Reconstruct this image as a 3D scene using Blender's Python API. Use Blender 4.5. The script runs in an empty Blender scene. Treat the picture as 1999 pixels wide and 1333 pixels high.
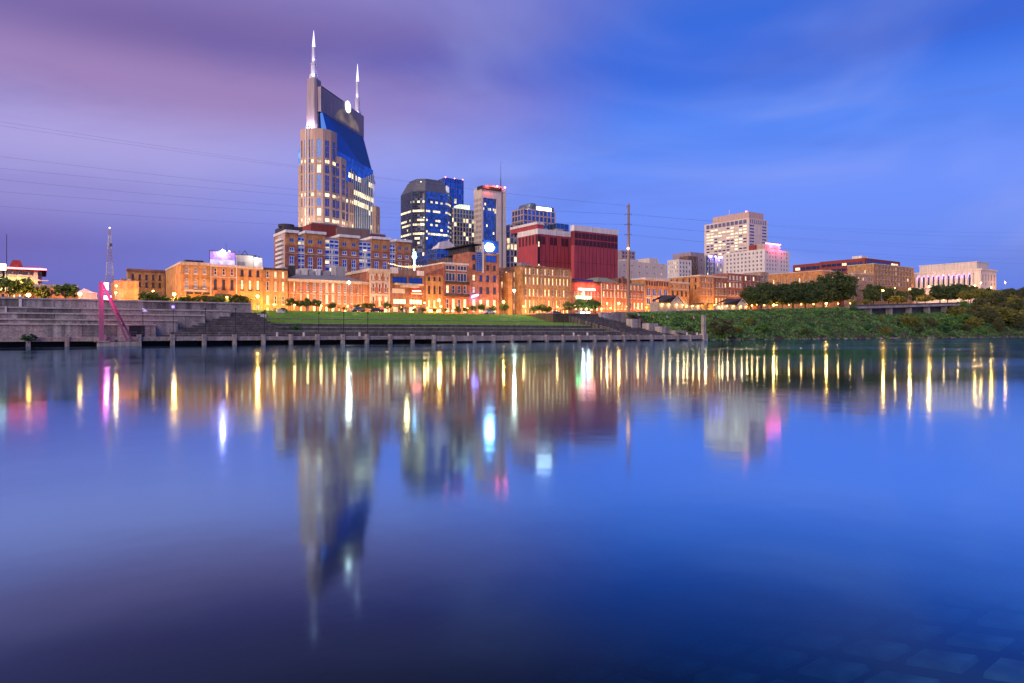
import bpy, math, random
from mathutils import Vector, Matrix
random.seed(7)
R = math.radians
sc = bpy.context.scene
COL = sc.collection

# ------------------------------------------------------------------ camera
# level camera, lens shift puts the horizon at y=649.3 of the 1999x1333 photograph
F_PX, CX, HY, CAMZ = 1333.0, 999.5, 649.3, 2.6
cam = bpy.data.cameras.new("camera"); camo = bpy.data.objects.new("camera", cam); COL.objects.link(camo)
camo.location = (0, 0, CAMZ); camo.rotation_euler = (R(90), 0, 0)
cam.sensor_width = 36.0; cam.lens = 36.0 * F_PX / 1999.0
cam.shift_y = -(666.5 - HY) / 1999.0
cam.clip_start = 0.1; cam.clip_end = 20000
sc.camera = camo
# ------------------------------------------------------------------ world: twilight sky
SUN_DIR = Vector((-0.62, -0.74, 0.26)).normalized()          # towards the afterglow behind the camera
wd = bpy.data.worlds.new("World"); sc.world = wd; wd.use_nodes = True
N = wd.node_tree.nodes; L = wd.node_tree.links; N.clear()
def nd(t, **k):
    n = N.new(t)
    for a, b in k.items(): setattr(n, a, b)
    return n
tc = nd('ShaderNodeTexCoord'); sep = nd('ShaderNodeSeparateXYZ'); L.new(tc.outputs['Generated'], sep.inputs[0])
def wramp(src, stops, interp='EASE'):
    r = nd('ShaderNodeValToRGB'); r.color_ramp.interpolation = interp
    e = r.color_ramp.elements
    while len(e) < len(stops): e.new(0.5)
    for q, (pos, c) in zip(e, stops): q.position = pos; q.color = (*c, 1)
    L.new(src, r.inputs[0]); return r.outputs[0]
def wmath(op, a, b=None, c=None, clamp=False):
    n = nd('ShaderNodeMath', operation=op, use_clamp=clamp)
    for i, v in enumerate((a, b, c)):
        if v is None: continue
        if isinstance(v, (int, float)): n.inputs[i].default_value = v
        else: L.new(v, n.inputs[i])
    return n.outputs[0]
def wmix(f, a, b, blend='MIX'):
    n = nd('ShaderNodeMix', data_type='RGBA', blend_type=blend)
    for i, v in ((0, f), (6, a), (7, b)):
        if isinstance(v, (int, float)): n.inputs[i].default_value = v
        elif isinstance(v, tuple): n.inputs[i].default_value = (*v, 1)
        else: L.new(v, n.inputs[i])
    return n.outputs[2]
def wnoise(scale, loc, rot, detail, rough, dist):
    m = nd('ShaderNodeMapping'); m.inputs['Scale'].default_value = scale; m.inputs['Location'].default_value = loc; m.inputs['Rotation'].default_value = rot
    L.new(tc.outputs['Generated'], m.inputs[0])
    n = nd('ShaderNodeTexNoise'); n.inputs['Scale'].default_value = 1; n.inputs['Detail'].default_value = detail
    n.inputs['Roughness'].default_value = rough; n.inputs['Distortion'].default_value = dist
    L.new(m.outputs[0], n.inputs['Vector']); return n.outputs['Fac']
clear = wramp(sep.outputs[2], [(0.0, (.11, .17, .66)), (.10, (.16, .27, .88)), (.19, (.16, .29, .97)), (.27, (.10, .25, .93)), (.36, (.036, .145, .74)), (.46, (.055, .16, .70)), (1.0, (.02, .07, .4))])
cloud = wramp(sep.outputs[2], [(0.0, (.14, .125, .44)), (.10, (.175, .135, .45)), (.17, (.31, .275, .65)), (.23, (.41, .36, .74)), (.31, (.345, .23, .50)), (.37, (.195, .135, .385)), (.46, (.28, .23, .55)), (1.0, (.06, .05, .2))])
big = wnoise((1.3, 1.3, 4.2), (3.1, .4, 1.2), (0, R(16), 0), 3, .45, .3)
fac = wmath('ADD', wmath('MULTIPLY', sep.outputs[0], -1.5), wmath('MULTIPLY', wmath('SUBTRACT', big, .5), .9))
fac = wmath('ADD', fac, wmath('MULTIPLY', wmath('SUBTRACT', sep.outputs[2], .28), 1.5))
fac = wmath('ADD', fac, .30)
facr = wramp(fac, [(.0, (0, 0, 0)), (1.0, (1, 1, 1))])
sky = wmix(facr, clear, cloud)
wisp = wnoise((2.3, 2.3, 6.5), (7.7, 2.0, .3), (0, R(-30), 0), 3.5, .5, .55)
wispm = wramp(wisp, [(.46, (0, 0, 0)), (.74, (1, 1, 1))])
elevm = wramp(sep.outputs[2], [(.02, (0, 0, 0)), (.14, (1, 1, 1)), (.34, (.55, .55, .55)), (.5, (.25, .25, .25))])
wf = wmath('MULTIPLY', wmath('MULTIPLY', wispm, elevm), .45)
sky = wmix(wf, sky, (.42, .47, .88))
dark = wnoise((2.2, 2.2, 10.0), (1.7, 5.0, 2.3), (0, R(12), 0), 5, .55, .4)
darkm = wramp(dark, [(.5, (0, 0, 0)), (.78, (1, 1, 1))])
sky = wmix(wmath('MULTIPLY', darkm, .30), sky, (.10, .12, .45))
nish = nd('ShaderNodeTexSky', sky_type='NISHITA'); nish.sun_disc = False
nish.sun_elevation = math.asin(SUN_DIR.z); nish.sun_rotation = math.atan2(SUN_DIR.x, SUN_DIR.y); nish.ozone_density = 3.0
nish.sun_intensity = .2
bg1 = nd('ShaderNodeBackground'); bg1.inputs[1].default_value = .0005; L.new(nish.outputs[0], bg1.inputs[0])
bg2 = nd('ShaderNodeBackground'); bg2.inputs[1].default_value = 1.0; L.new(sky, bg2.inputs[0])
ad = nd('ShaderNodeAddShader'); L.new(bg1.outputs[0], ad.inputs[0]); L.new(bg2.outputs[0], ad.inputs[1])
wo = nd('ShaderNodeOutputWorld'); L.new(ad.outputs[0], wo.inputs[0])
# ------------------------------------------------------------------ sun lamp: weak rosy afterglow
sl = bpy.data.lights.new("afterglow", 'SUN'); sl.energy = 5.0; sl.angle = R(90); sl.color = (1, .74, .61)
so = bpy.data.objects.new("afterglow", sl); COL.objects.link(so); so.rotation_euler = (-SUN_DIR).to_track_quat('-Z', 'Y').to_euler()
# ------------------------------------------------------------------ colour management, sampling
vs = sc.view_settings; vs.view_transform = 'Standard'; vs.look = 'None'; vs.exposure = 0.0; vs.gamma = 1.0; vs.use_curve_mapping = False
cy = sc.cycles; cy.use_denoising = True; cy.denoiser = 'OPENIMAGEDENOISE'; cy.use_light_tree = True
cy.max_bounces = 6; cy.diffuse_bounces = 2; cy.glossy_bounces = 3; cy.transparent_max_bounces = 8; cy.transmission_bounces = 2
cy.sample_clamp_indirect = 6.0; cy.sample_clamp_direct = 0.0; cy.caustics_reflective = False; cy.caustics_refractive = False

# ================================================================== geometry helpers
ANG = R(34.5); CA, SA = math.cos(ANG), math.sin(ANG)      # the quay runs along s, inland is p
def Wd(s, p, z=0.0): return Vector((s * CA - p * SA, s * SA + p * CA, z))
def U(px): return (px - CX) / F_PX
def depth(px, p): return p / (CA - SA * U(px))
def S(px, p):
    u = U(px); return depth(px, p) * (CA * u + SA)
def ZP(px, py, p): return CAMZ + (HY - py) / F_PX * depth(px, p)
def far_p(s, px):
    u = U(px); return s * (CA - SA * u) / (SA + CA * u)
def ground_z(s):
    t = max(0.0, s - 150.0)
    return 9.2 + .037 * (t * t / (t + 14.0) if t > 0 else 0.0)

class MB:
    def __init__(self): self.v = []; self.f = []; self.m = []
    def face(self, pts, m=0):
        n = len(self.v); self.v += [tuple(p) for p in pts]; self.f.append(tuple(range(n, n + len(pts)))); self.m.append(m)
    def box(self, x0, x1, y0, y1, z0, z1, m=0):
        n = len(self.v)
        self.v += [(x0, y0, z0), (x1, y0, z0), (x1, y1, z0), (x0, y1, z0), (x0, y0, z1), (x1, y0, z1), (x1, y1, z1), (x0, y1, z1)]
        for q in ((0, 3, 2, 1), (4, 5, 6, 7), (0, 1, 5, 4), (1, 2, 6, 5), (2, 3, 7, 6), (3, 0, 4, 7)):
            self.f.append(tuple(n + i for i in q)); self.m.append(m)
        return self
    def obox(self, o, d, x0, x1, y0, y1, z0, z1, m=0):
        # box in a frame at o (x,y) with x axis d (2D unit), y axis = inward (left of d)
        n = len(self.v); ix, iy = -d[1], d[0]
        for z in (z0, z1):
            for x, y in ((x0, y0), (x1, y0), (x1, y1), (x0, y1)):
                self.v.append((o[0] + d[0] * x + ix * y, o[1] + d[1] * x + iy * y, z))
        for q in ((0, 3, 2, 1), (4, 5, 6, 7), (0, 1, 5, 4), (1, 2, 6, 5), (2, 3, 7, 6), (3, 0, 4, 7)):
            self.f.append(tuple(n + i for i in q)); self.m.append(m)
        return self
    def prism(self, poly, z0, z1, m=0, top=None, caps=True):
        k = len(poly); n = len(self.v); top = top or poly
        self.v += [(x, y, z0) for x, y in poly] + [(x, y, z1) for x, y in top]
        for i in range(k):
            j = (i + 1) % k; self.f.append((n + i, n + j, n + k + j, n + k + i)); self.m.append(m)
        if caps:
            self.f.append(tuple(n + k + i for i in range(k))); self.m.append(m)
            self.f.append(tuple(n + i for i in reversed(range(k)))); self.m.append(m)
        return self
    def tube(self, a, b, ra, rb=None, n=8, m=0, caps=True):
        rb = ra if rb is None else rb
        a, b = Vector(a), Vector(b); d = (b - a).normalized()
        u = d.orthogonal().normalized(); w = d.cross(u); k = len(self.v)
        for c, r in ((a, ra), (b, rb)):
            for i in range(n):
                t = 2 * math.pi * i / n; self.v.append(tuple(c + u * (r * math.cos(t)) + w * (r * math.sin(t))))
        for i in range(n):
            j = (i + 1) % n; self.f.append((k + i, k + j, k + n + j, k + n + i)); self.m.append(m)
        if caps:
            self.f.append(tuple(k + i for i in reversed(range(n)))); self.m.append(m)
            self.f.append(tuple(k + n + i for i in range(n))); self.m.append(m)
        return self
    def sphere(self, c, r, nu=12, nv=8, m=0, sz=1.0):
        k = len(self.v)
        for j in range(nv + 1):
            t = math.pi * j / nv
            for i in range(nu):
                a = 2 * math.pi * i / nu
                self.v.append((c[0] + r * math.sin(t) * math.cos(a), c[1] + r * math.sin(t) * math.sin(a), c[2] + r * sz * math.cos(t)))
        for j in range(nv):
            for i in range(nu):
                i2 = (i + 1) % nu
                self.f.append((k + j * nu + i, k + (j + 1) * nu + i, k + (j + 1) * nu + i2, k + j * nu + i2)); self.m.append(m)
        return self
    def mesh(self, name, mats, smooth=False):
        me = bpy.data.meshes.new(name); me.from_pydata(self.v, [], self.f)
        for q in (mats if isinstance(mats, (list, tuple)) else [mats]): me.materials.append(q)
        if max(self.m, default=0): me.polygons.foreach_set('material_index', self.m)
        if smooth: me.polygons.foreach_set('use_smooth', [True] * len(self.f))
        me.update(); return me
    def build(self, name, mats, parent=None, smooth=False, loc=None, rz=None, kind=None):
        return link(name, self.mesh(name, mats, smooth), parent, loc, rz, kind)

def link(name, data, parent=None, loc=None, rz=None, kind=None):
    o = bpy.data.objects.new(name, data); COL.objects.link(o)
    if parent is not None: o.parent = parent
    if loc is not None: o.location = loc
    if rz is not None: o.rotation_euler = (0, 0, rz)
    if kind: o['kind'] = kind
    return o
LABELS = {}
def tag(o, label, cat, group=None):
    o['label'] = label; o['category'] = cat
    if group: o['group'] = group
    return o
def thing(name, label, cat, loc=(0, 0, 0), rz=0.0, group=None):
    o = link(name, None, None, loc, rz); o.empty_display_size = .5
    return tag(o, label, cat, group)
def copy_thing(root, loc, rz=None, scale=None, label=None):
    def cp(o, par):
        c = o.copy(); COL.objects.link(c); c.parent = par
        for ch in kids.get(o, ()): cp(ch, c)
        return c
    kids = {}
    for o in ALLC(root): kids.setdefault(o.parent, []).append(o)
    r = cp(root, None); r.location = loc
    if rz is not None: r.rotation_euler = (0, 0, rz)
    if scale is not None: r.scale = scale if isinstance(scale, tuple) else (scale,) * 3
    if label: r['label'] = label
    return r
def ALLC(root): return list(root.children_recursive)

# ================================================================== materials
def mat(name):
    m = bpy.data.materials.new(name); m.use_nodes = True; t = m.node_tree; t.nodes.clear()
    o = t.nodes.new('ShaderNodeOutputMaterial'); return m, t.nodes, t.links, o
def principled(nodes, **k):
    b = nodes.new('ShaderNodeBsdfPrincipled')
    for a, v in k.items(): b.inputs[a.replace('_', ' ')].default_value = v
    return b
def weathered(name, col, var=.28, scale=.35, rough=.85, streak=.25, fine=3.0, metallic=0.0, bump=.0, spec=.3, col2=None):
    """matte surface: two scales of tone, vertical run-off streaks, fine grain"""
    m, n, l, o = mat(name)
    b = principled(n, Roughness=rough, Metallic=metallic); b.inputs['Specular IOR Level'].default_value = spec
    tcn = n.new('ShaderNodeTexCoord')
    a = n.new('ShaderNodeTexNoise'); a.inputs['Scale'].default_value = scale; a.inputs['Detail'].default_value = 5; l.new(tcn.outputs['Object'], a.inputs['Vector'])
    f = n.new('ShaderNodeTexNoise'); f.inputs['Scale'].default_value = fine; f.inputs['Detail'].default_value = 3; l.new(tcn.outputs['Object'], f.inputs['Vector'])
    mp = n.new('ShaderNodeMapping'); mp.inputs['Scale'].default_value = (1.1, 1.1, .07); l.new(tcn.outputs['Object'], mp.inputs[0])
    s = n.new('ShaderNodeTexNoise'); s.inputs['Scale'].default_value = 1.0; s.inputs['Detail'].default_value = 4; l.new(mp.outputs[0], s.inputs['Vector'])
    def mr(src, lo, hi):
        q = n.new('ShaderNodeMapRange'); q.inputs['From Min'].default_value = .3; q.inputs['From Max'].default_value = .7
        q.inputs['To Min'].default_value = lo; q.inputs['To Max'].default_value = hi; l.new(src, q.inputs[0]); return q.outputs[0]
    def mul(x, y):
        q = n.new('ShaderNodeMath'); q.operation = 'MULTIPLY'; l.new(x, q.inputs[0]); l.new(y, q.inputs[1]); return q.outputs[0]
    v = mul(mul(mr(a.outputs[0], 1 - var, 1 + var), mr(f.outputs[0], 1 - var * .7, 1 + var * .7)), mr(s.outputs[0], 1 - streak, 1 + streak * .5))
    base = n.new('ShaderNodeMix'); base.data_type = 'RGBA'; base.inputs[6].default_value = (*col, 1)
    base.inputs[7].default_value = (*(col2 or tuple(c * .75 for c in col)), 1); l.new(mr(a.outputs[0], 0, 1), base.inputs[0])
    x = n.new('ShaderNodeVectorMath'); x.operation = 'SCALE'; l.new(base.outputs[2], x.inputs[0]); l.new(v, x.inputs['Scale'])
    l.new(x.outputs[0], b.inputs['Base Color'])
    if bump:
        bp = n.new('ShaderNodeBump'); bp.inputs['Strength'].default_value = bump; bp.inputs['Distance'].default_value = .1
        l.new(f.outputs[0], bp.inputs['Height']); l.new(bp.outputs[0], b.inputs['Normal'])
    l.new(b.outputs[0], o.inputs[0]); return m
def brick(name, col, col2=None, mortar=(.30, .26, .22)):
    """brickwork colour at true brick size, with blotches and soot streaks"""
    m, n, l, o = mat(name)
    b = principled(n, Roughness=.9); b.inputs['Specular IOR Level'].default_value = .15
    tcn = n.new('ShaderNodeTexCoord'); sp = n.new('ShaderNodeSeparateXYZ'); l.new(tcn.outputs['Object'], sp.inputs[0])
    ad = n.new('ShaderNodeMath'); ad.operation = 'ADD'; l.new(sp.outputs[0], ad.inputs[0]); l.new(sp.outputs[1], ad.inputs[1])
    cb = n.new('ShaderNodeCombineXYZ'); l.new(ad.outputs[0], cb.inputs[0]); l.new(sp.outputs[2], cb.inputs[1])
    bt = n.new('ShaderNodeTexBrick'); bt.inputs['Scale'].default_value = 1.0; bt.inputs['Brick Width'].default_value = .6; bt.inputs['Row Height'].default_value = .22
    bt.inputs['Mortar Size'].default_value = .018
    bt.inputs['Color1'].default_value = (*col, 1); bt.inputs['Color2'].default_value = (*(col2 or tuple(c * .7 for c in col)), 1); bt.inputs['Mortar'].default_value = (*mortar, 1)
    l.new(cb.outputs[0], bt.inputs['Vector'])
    a = n.new('ShaderNodeTexNoise'); a.inputs['Scale'].default_value = .45; a.inputs['Detail'].default_value = 6; l.new(tcn.outputs['Object'], a.inputs['Vector'])
    mp = n.new('ShaderNodeMapping'); mp.inputs['Scale'].default_value = (1.6, 1.6, .12); l.new(tcn.outputs['Object'], mp.inputs[0])
    s = n.new('ShaderNodeTexNoise'); s.inputs['Detail'].default_value = 4; s.inputs['Scale'].default_value = 1; l.new(mp.outputs[0], s.inputs['Vector'])
    q1 = n.new('ShaderNodeMapRange'); q1.inputs['From Min'].default_value = .3; q1.inputs['From Max'].default_value = .7; q1.inputs['To Min'].default_value = .62; q1.inputs['To Max'].default_value = 1.3; l.new(a.outputs[0], q1.inputs[0])
    q2 = n.new('ShaderNodeMapRange'); q2.inputs['From Min'].default_value = .3; q2.inputs['From Max'].default_value = .7; q2.inputs['To Min'].default_value = .75; q2.inputs['To Max'].default_value = 1.15; l.new(s.outputs[0], q2.inputs[0])
    mu = n.new('ShaderNodeMath'); mu.operation = 'MULTIPLY'; l.new(q1.outputs[0], mu.inputs[0]); l.new(q2.outputs[0], mu.inputs[1])
    x = n.new('ShaderNodeVectorMath'); x.operation = 'SCALE'; l.new(bt.outputs[0], x.inputs[0]); l.new(mu.outputs[0], x.inputs['Scale'])
    l.new(x.outputs[0], b.inputs['Base Color']); l.new(b.outputs[0], o.inputs[0]); return m
def glass(name, col, rough=.06, metallic=.75, var=.35):
    m, n, l, o = mat(name)
    b = principled(n, Roughness=rough, Metallic=metallic); b.inputs['Specular IOR Level'].default_value = .8
    g = n.new('ShaderNodeNewGeometry')
    q = n.new('ShaderNodeMapRange'); q.inputs['To Min'].default_value = 1 - var; q.inputs['To Max'].default_value = 1 + var; l.new(g.outputs['Random Per Island'], q.inputs[0])
    x = n.new('ShaderNodeVectorMath'); x.operation = 'SCALE'; x.inputs[0].default_value = col; l.new(q.outputs[0], x.inputs['Scale'])
    l.new(x.outputs[0], b.inputs['Base Color'])
    l.new(b.outputs[0], o.inputs[0]); return m
def glow(name, col, strength, var=.0, base=(.3, .3, .3), scale=.9):
    """a lit pane, sign or bulb; var makes the room behind uneven"""
    m, n, l, o = mat(name)
    b = principled(n, Roughness=.3); b.inputs['Base Color'].default_value = (*base, 1)
    b.inputs['Emission Color'].default_value = (*col, 1); b.inputs['Emission Strength'].default_value = strength
    if var:
        tcn = n.new('ShaderNodeTexCoord'); oi = n.new('ShaderNodeObjectInfo'); g = n.new('ShaderNodeNewGeometry')
        v = n.new('ShaderNodeVectorMath'); v.operation = 'ADD'; l.new(tcn.outputs['Object'], v.inputs[0]); l.new(oi.outputs['Location'], v.inputs[1])
        a = n.new('ShaderNodeTexNoise'); a.inputs['Scale'].default_value = scale; a.inputs['Detail'].default_value = 2; l.new(v.outputs[0], a.inputs['Vector'])
        q = n.new('ShaderNodeMapRange'); q.inputs['From Min'].default_value = .35; q.inputs['From Max'].default_value = .65
        q.inputs['To Min'].default_value = strength * (1 - var); q.inputs['To Max'].default_value = strength * (1 + var); l.new(a.outputs[0], q.inputs[0])
        q3 = n.new('ShaderNodeMapRange'); q3.inputs['To Min'].default_value = 1 - var; q3.inputs['To Max'].default_value = 1 + var * .6; l.new(g.outputs['Random Per Island'], q3.inputs[0])
        mu = n.new('ShaderNodeMath'); mu.operation = 'MULTIPLY'; l.new(q.outputs[0], mu.inputs[0]); l.new(q3.outputs[0], mu.inputs[1])
        l.new(mu.outputs[0], b.inputs['Emission Strength'])
    l.new(b.outputs[0], o.inputs[0]); return m
def leafy(name, c1, c2, rough=.65, patch=.55):
    m, n, l, o = mat(name)
    g = n.new('ShaderNodeNewGeometry'); tcn = n.new('ShaderNodeTexCoord')
    a = n.new('ShaderNodeTexNoise'); a.inputs['Scale'].default_value = patch; a.inputs['Detail'].default_value = 4; l.new(tcn.outputs['Object'], a.inputs['Vector'])
    w = n.new('ShaderNodeMath'); w.operation = 'MULTIPLY_ADD'; l.new(g.outputs['Random Per Island'], w.inputs[0]); w.inputs[1].default_value = .45; l.new(a.outputs[0], w.inputs[2])
    q = n.new('ShaderNodeMapRange'); q.inputs['From Min'].default_value = .42; q.inputs['From Max'].default_value = .98; l.new(w.outputs[0], q.inputs[0])
    mx = n.new('ShaderNodeMix'); mx.data_type = 'RGBA'; mx.inputs[6].default_value = (*c1, 1); mx.inputs[7].default_value = (*c2, 1); l.new(q.outputs[0], mx.inputs[0])
    b = principled(n, Roughness=rough); b.inputs['Specular IOR Level'].default_value = .25; l.new(mx.outputs[2], b.inputs['Base Color'])
    t = n.new('ShaderNodeBsdfTranslucent'); l.new(mx.outputs[2], t.inputs[0])
    s = n.new('ShaderNodeMixShader'); s.inputs[0].default_value = .3; l.new(b.outputs[0], s.inputs[1]); l.new(t.outputs[0], s.inputs[2]); l.new(s.outputs[0], o.inputs[0]); return m

M = dict(
    orange=brick('orange_brick', (.58, .25, .075), (.45, .17, .045)), tan=brick('tan_brick', (.52, .27, .095), (.40, .19, .06)),
    russet=brick('russet_brick', (.50, .185, .075), (.38, .13, .05)), amber=brick('amber_brick', (.60, .30, .09), (.47, .21, .06)), red=brick('red_brick', (.40, .12, .065), (.28, .08, .05)), brown=brick('brown_brick', (.30, .13, .075), (.21, .09, .05)),
    pale=brick('pale_brick', (.50, .32, .20), (.40, .25, .15)), darkbrick=brick('dark_brick', (.17, .085, .06), (.12, .06, .045)),
    cream=weathered('cream_stone', (.62, .52, .40)), white=weathered('white_paint', (.80, .75, .70), var=.12), limestone=weathered('limestone', (.76, .66, .56), var=.15, scale=.1),
    granite=weathered('pink_granite', (.60, .41, .32), var=.18, scale=.2), concrete=weathered('board_concrete', (.37, .335, .31), var=.45, scale=.25, streak=.35, bump=.4),
    coping=weathered('pale_coping', (.48, .44, .40), var=.3, scale=.4, streak=.2), deck=weathered('deck_concrete', (.40, .36, .33), var=.35, scale=.4, streak=.4, bump=.3), darkstep=weathered('dark_steps', (.115, .105, .10), var=.45, scale=.5, streak=.3),
    asphalt=weathered('asphalt', (.055, .052, .05), var=.3), soil=weathered('soil', (.10, .075, .05), var=.4), mud=weathered('river_mud', (.045, .04, .03), var=.4, scale=.6),
    maroon=weathered('maroon_panels', (.44, .068, .088), var=.22, scale=.12, streak=.28, rough=.7), maroonwin=weathered('maroon_louvre', (.07, .02, .035), rough=.5),
    redbrown=weathered('red_brown_panels', (.28, .06, .05), var=.15, scale=.1), taupe=weathered('taupe_panels', (.27, .18, .14), var=.12, scale=.1),
    greyroof=weathered('grey_roofing', (.26, .27, .29), var=.25), darkroof=weathered('dark_roofing', (.07, .06, .07), var=.3), redroof=weathered('red_roofing', (.33, .06, .05)),
    greenroof=weathered('verdigris_roofing', (.27, .30, .22)), metal=weathered('dull_metal', (.30, .30, .32), var=.2, rough=.5, metallic=.5),
    black=weathered('black_metal', (.02, .02, .022), rough=.5), pole=weathered('weathered_pole', (.33, .20, .14), var=.25, streak=.4), pinksteel=weathered('mauve_steel', (.34, .13, .22), var=.2, rough=.55),
    trim=weathered('painted_trim', (.72, .66, .58), var=.12), trimw=weathered('white_trim', (.80, .80, .80), var=.1), darktrim=weathered('dark_trim', (.06, .045, .045)),
    bark=weathered('bark', (.085, .06, .042), var=.4, bump=.4), grey=weathered('grey_panels', (.36, .35, .36), var=.15, scale=.15), mauve=weathered('mauve_stone', (.40, .32, .34), var=.12, scale=.1),
    pinkstone=weathered('pink_stone', (.58, .42, .36), var=.12, scale=.1), slate=weathered('slate_cladding', (.13, .15, .19), var=.12, scale=.15, rough=.4), wood=weathered('weathered_boards', (.34, .29, .25), var=.3, scale=.8),
    dgl=glass('dark_pane', (.05, .065, .12), rough=.08, metallic=.35), bgl=glass('blue_pane', (.06, .19, .50), rough=.07, metallic=.8), ngl=glass('navy_pane', (.045, .13, .32), rough=.07, metallic=.8),
    cgl=glass('cobalt_pane', (.03, .125, .40), rough=.12, metallic=.85, var=.25), sgl=glass('steel_blue_pane', (.10, .17, .32), rough=.12, metallic=.8, var=.2), tgl=glass('teal_pane', (.07, .16, .2), metallic=.6),
    lit=glow('lit_window', (1, .72, .36), 1.5, .45), litw=glow('lit_office', (1, .79, .43), 1.6, .5, scale=.25), lity=glow('lit_shop', (1, .66, .24), 2.2, .4), dim=glow('dim_window', (1, .6, .3), .35, .6),
    bulb=glow('sodium_bulb', (1, .40, .06), 55), bulbw=glow('white_bulb', (1, .88, .66), 85), bulbs=glow('soft_bulb', (1, .38, .06), 34),
    leaf=leafy('street_leaves', (.07, .14, .03), (.20, .29, .06)), leafd=leafy('dark_leaves', (.03, .06, .025), (.09, .14, .05)), leafy_=leafy('lamplit_leaves', (.13, .15, .03), (.25, .25, .06)),  # yellow lamplight is put into the last leaf colour
    conc2=weathered('pale_concrete', (.38, .35, .33), var=.4, scale=.3, streak=.6, bump=.4), conc3=weathered('sooty_concrete', (.21, .19, .185), var=.5, scale=.3, streak=.6, bump=.4), kudzu=leafy('bank_leaves', (.015, .07, .025), (.17, .36, .08), patch=.16), bush=leafy('bush_leaves', (.045, .07, .03), (.12, .13, .06)),
    vine=leafy('lush_leaves', (.03, .11, .05), (.09, .22, .09)), grass=weathered('lawn', (.14, .32, .03), var=.35, scale=.13, streak=.1, bump=.6, col2=(.08, .20, .025)), slopegl=glass('slope_pane', (.02, .085, .30), rough=.1, metallic=.85, var=.1),
)

# ================================================================== facade kit
WCACHE = {}
def window_mesh(w, h, arch, nx, nz, fm, bar, sill, hood):
    key = ('f', round(w, 2), round(h, 2), arch, nx, nz, fm, bar, sill, hood)
    if key in WCACHE: return WCACHE[key]
    b = MB(); y0, y1 = .06, .2; hw = w / 2
    b.box(-hw, -hw + bar, y0, y1, 0, h); b.box(hw - bar, hw, y0, y1, 0, h)
    b.box(-hw + bar, hw - bar, y0, y1, 0, bar); b.box(-hw + bar, hw - bar, y0, y1, h - bar, h)
    for i in range(1, nx):
        x = -hw + w * i / nx; b.box(x - bar * .4, x + bar * .4, y0 + .02, y1 - .002, bar, h - bar)
    for i in range(1, nz):
        z = h * i / nz; b.box(-hw + bar, hw - bar, y0 + .025, y1 - .004, z - bar * .4, z + bar * .4)
    if sill: b.box(-hw - .18, hw + .18, -.16, .05, -.24, -.02)
    if hood:
        b.box(-hw - .32, -hw - .04, -.12, .0, h * .55, h + .1); b.box(hw + .04, hw + .32, -.12, .0, h * .55, h + .1)
        k = 6; pts = [((hw + .32) * math.cos(math.pi * i / k), h + .1 + .62 * math.sin(math.pi * i / k)) for i in range(k + 1)]
        b.face([(x, -.14, z) for x, z in reversed(pts)]); 
        for i in range(k): b.face([(pts[i][0], -.14, pts[i][1]), (pts[i + 1][0], -.14, pts[i + 1][1]), (pts[i + 1][0], .0, pts[i + 1][1]), (pts[i][0], .0, pts[i][1])])
    me = b.mesh('window', M[fm]); WCACHE[key] = me; return me
def pane_mesh(w, h, pm):
    key = ('p', round(w, 2), round(h, 2), pm)
    if key in WCACHE: return WCACHE[key]
    b = MB(); b.face([(-w / 2, .19, 0), (w / 2, .19, 0), (w / 2, .19, h), (-w / 2, .19, h)])
    me = b.mesh('pane', M[pm]); WCACHE[key] = me; return me

def facade(mb, a, b, z0, z1, ops, m=0, rec=.25):
    """wall from a to b (left to right seen from outside) with real openings (x0,x1,zb,zt,arch)"""
    dx, dy = b[0] - a[0], b[1] - a[1]; Wl = math.hypot(dx, dy); d = (dx / Wl, dy / Wl); inn = (-d[1], d[0])
    def P(x, z, y=0.0): return (a[0] + d[0] * x + inn[0] * y, a[1] + d[1] * x + inn[1] * y, z)
    cuts = sorted({z0, z1} | {round(o[2], 4) for o in ops} | {round(o[3], 4) for o in ops}); cuts = [c for c in cuts if z0 - 1e-6 <= c <= z1 + 1e-6]
    for zb, zt in zip(cuts[:-1], cuts[1:]):
        if zt - zb < 1e-4: continue
        zm = (zb + zt) / 2; holes = sorted((o[0], o[1]) for o in ops if o[2] < zm < o[3]); x = 0.0
        for h0, h1 in holes:
            if h0 > x + 1e-5: mb.face([P(x, zb), P(h0, zb), P(h0, zt), P(x, zt)], m)
            x = max(x, h1)
        if x < Wl - 1e-5: mb.face([P(x, zb), P(Wl, zb), P(Wl, zt), P(x, zt)], m)
    for o in ops:
        x0, x1, zb, zt = o[:4]
        mb.face([P(x0, zb), P(x0, zb, rec), P(x0, zt, rec), P(x0, zt)], m); mb.face([P(x1, zb, rec), P(x1, zb), P(x1, zt), P(x1, zt, rec)], m)
        mb.face([P(x0, zb), P(x1, zb), P(x1, zb, rec), P(x0, zb, rec)], m); mb.face([P(x0, zt, rec), P(x1, zt, rec), P(x1, zt), P(x0, zt)], m)
        if o[4]:
            hw = (x1 - x0) / 2; c = (x0 + x1) / 2; ah = min(hw * o[4], (zt - zb) * .5); k = 5
            arc = [(c - hw * math.cos(math.pi / 2 * i / k), zt - ah + ah * math.sin(math.pi / 2 * i / k)) for i in range(k + 1)]
            for i in range(k):
                mb.face([P(x0, zt), P(*arc[i]), P(*arc[i + 1])], m)
                mb.face([P(x1, zt), P(2 * c - arc[i + 1][0], arc[i + 1][1]), P(2 * c - arc[i][0], arc[i][1])], m)
    return d, inn

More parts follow.
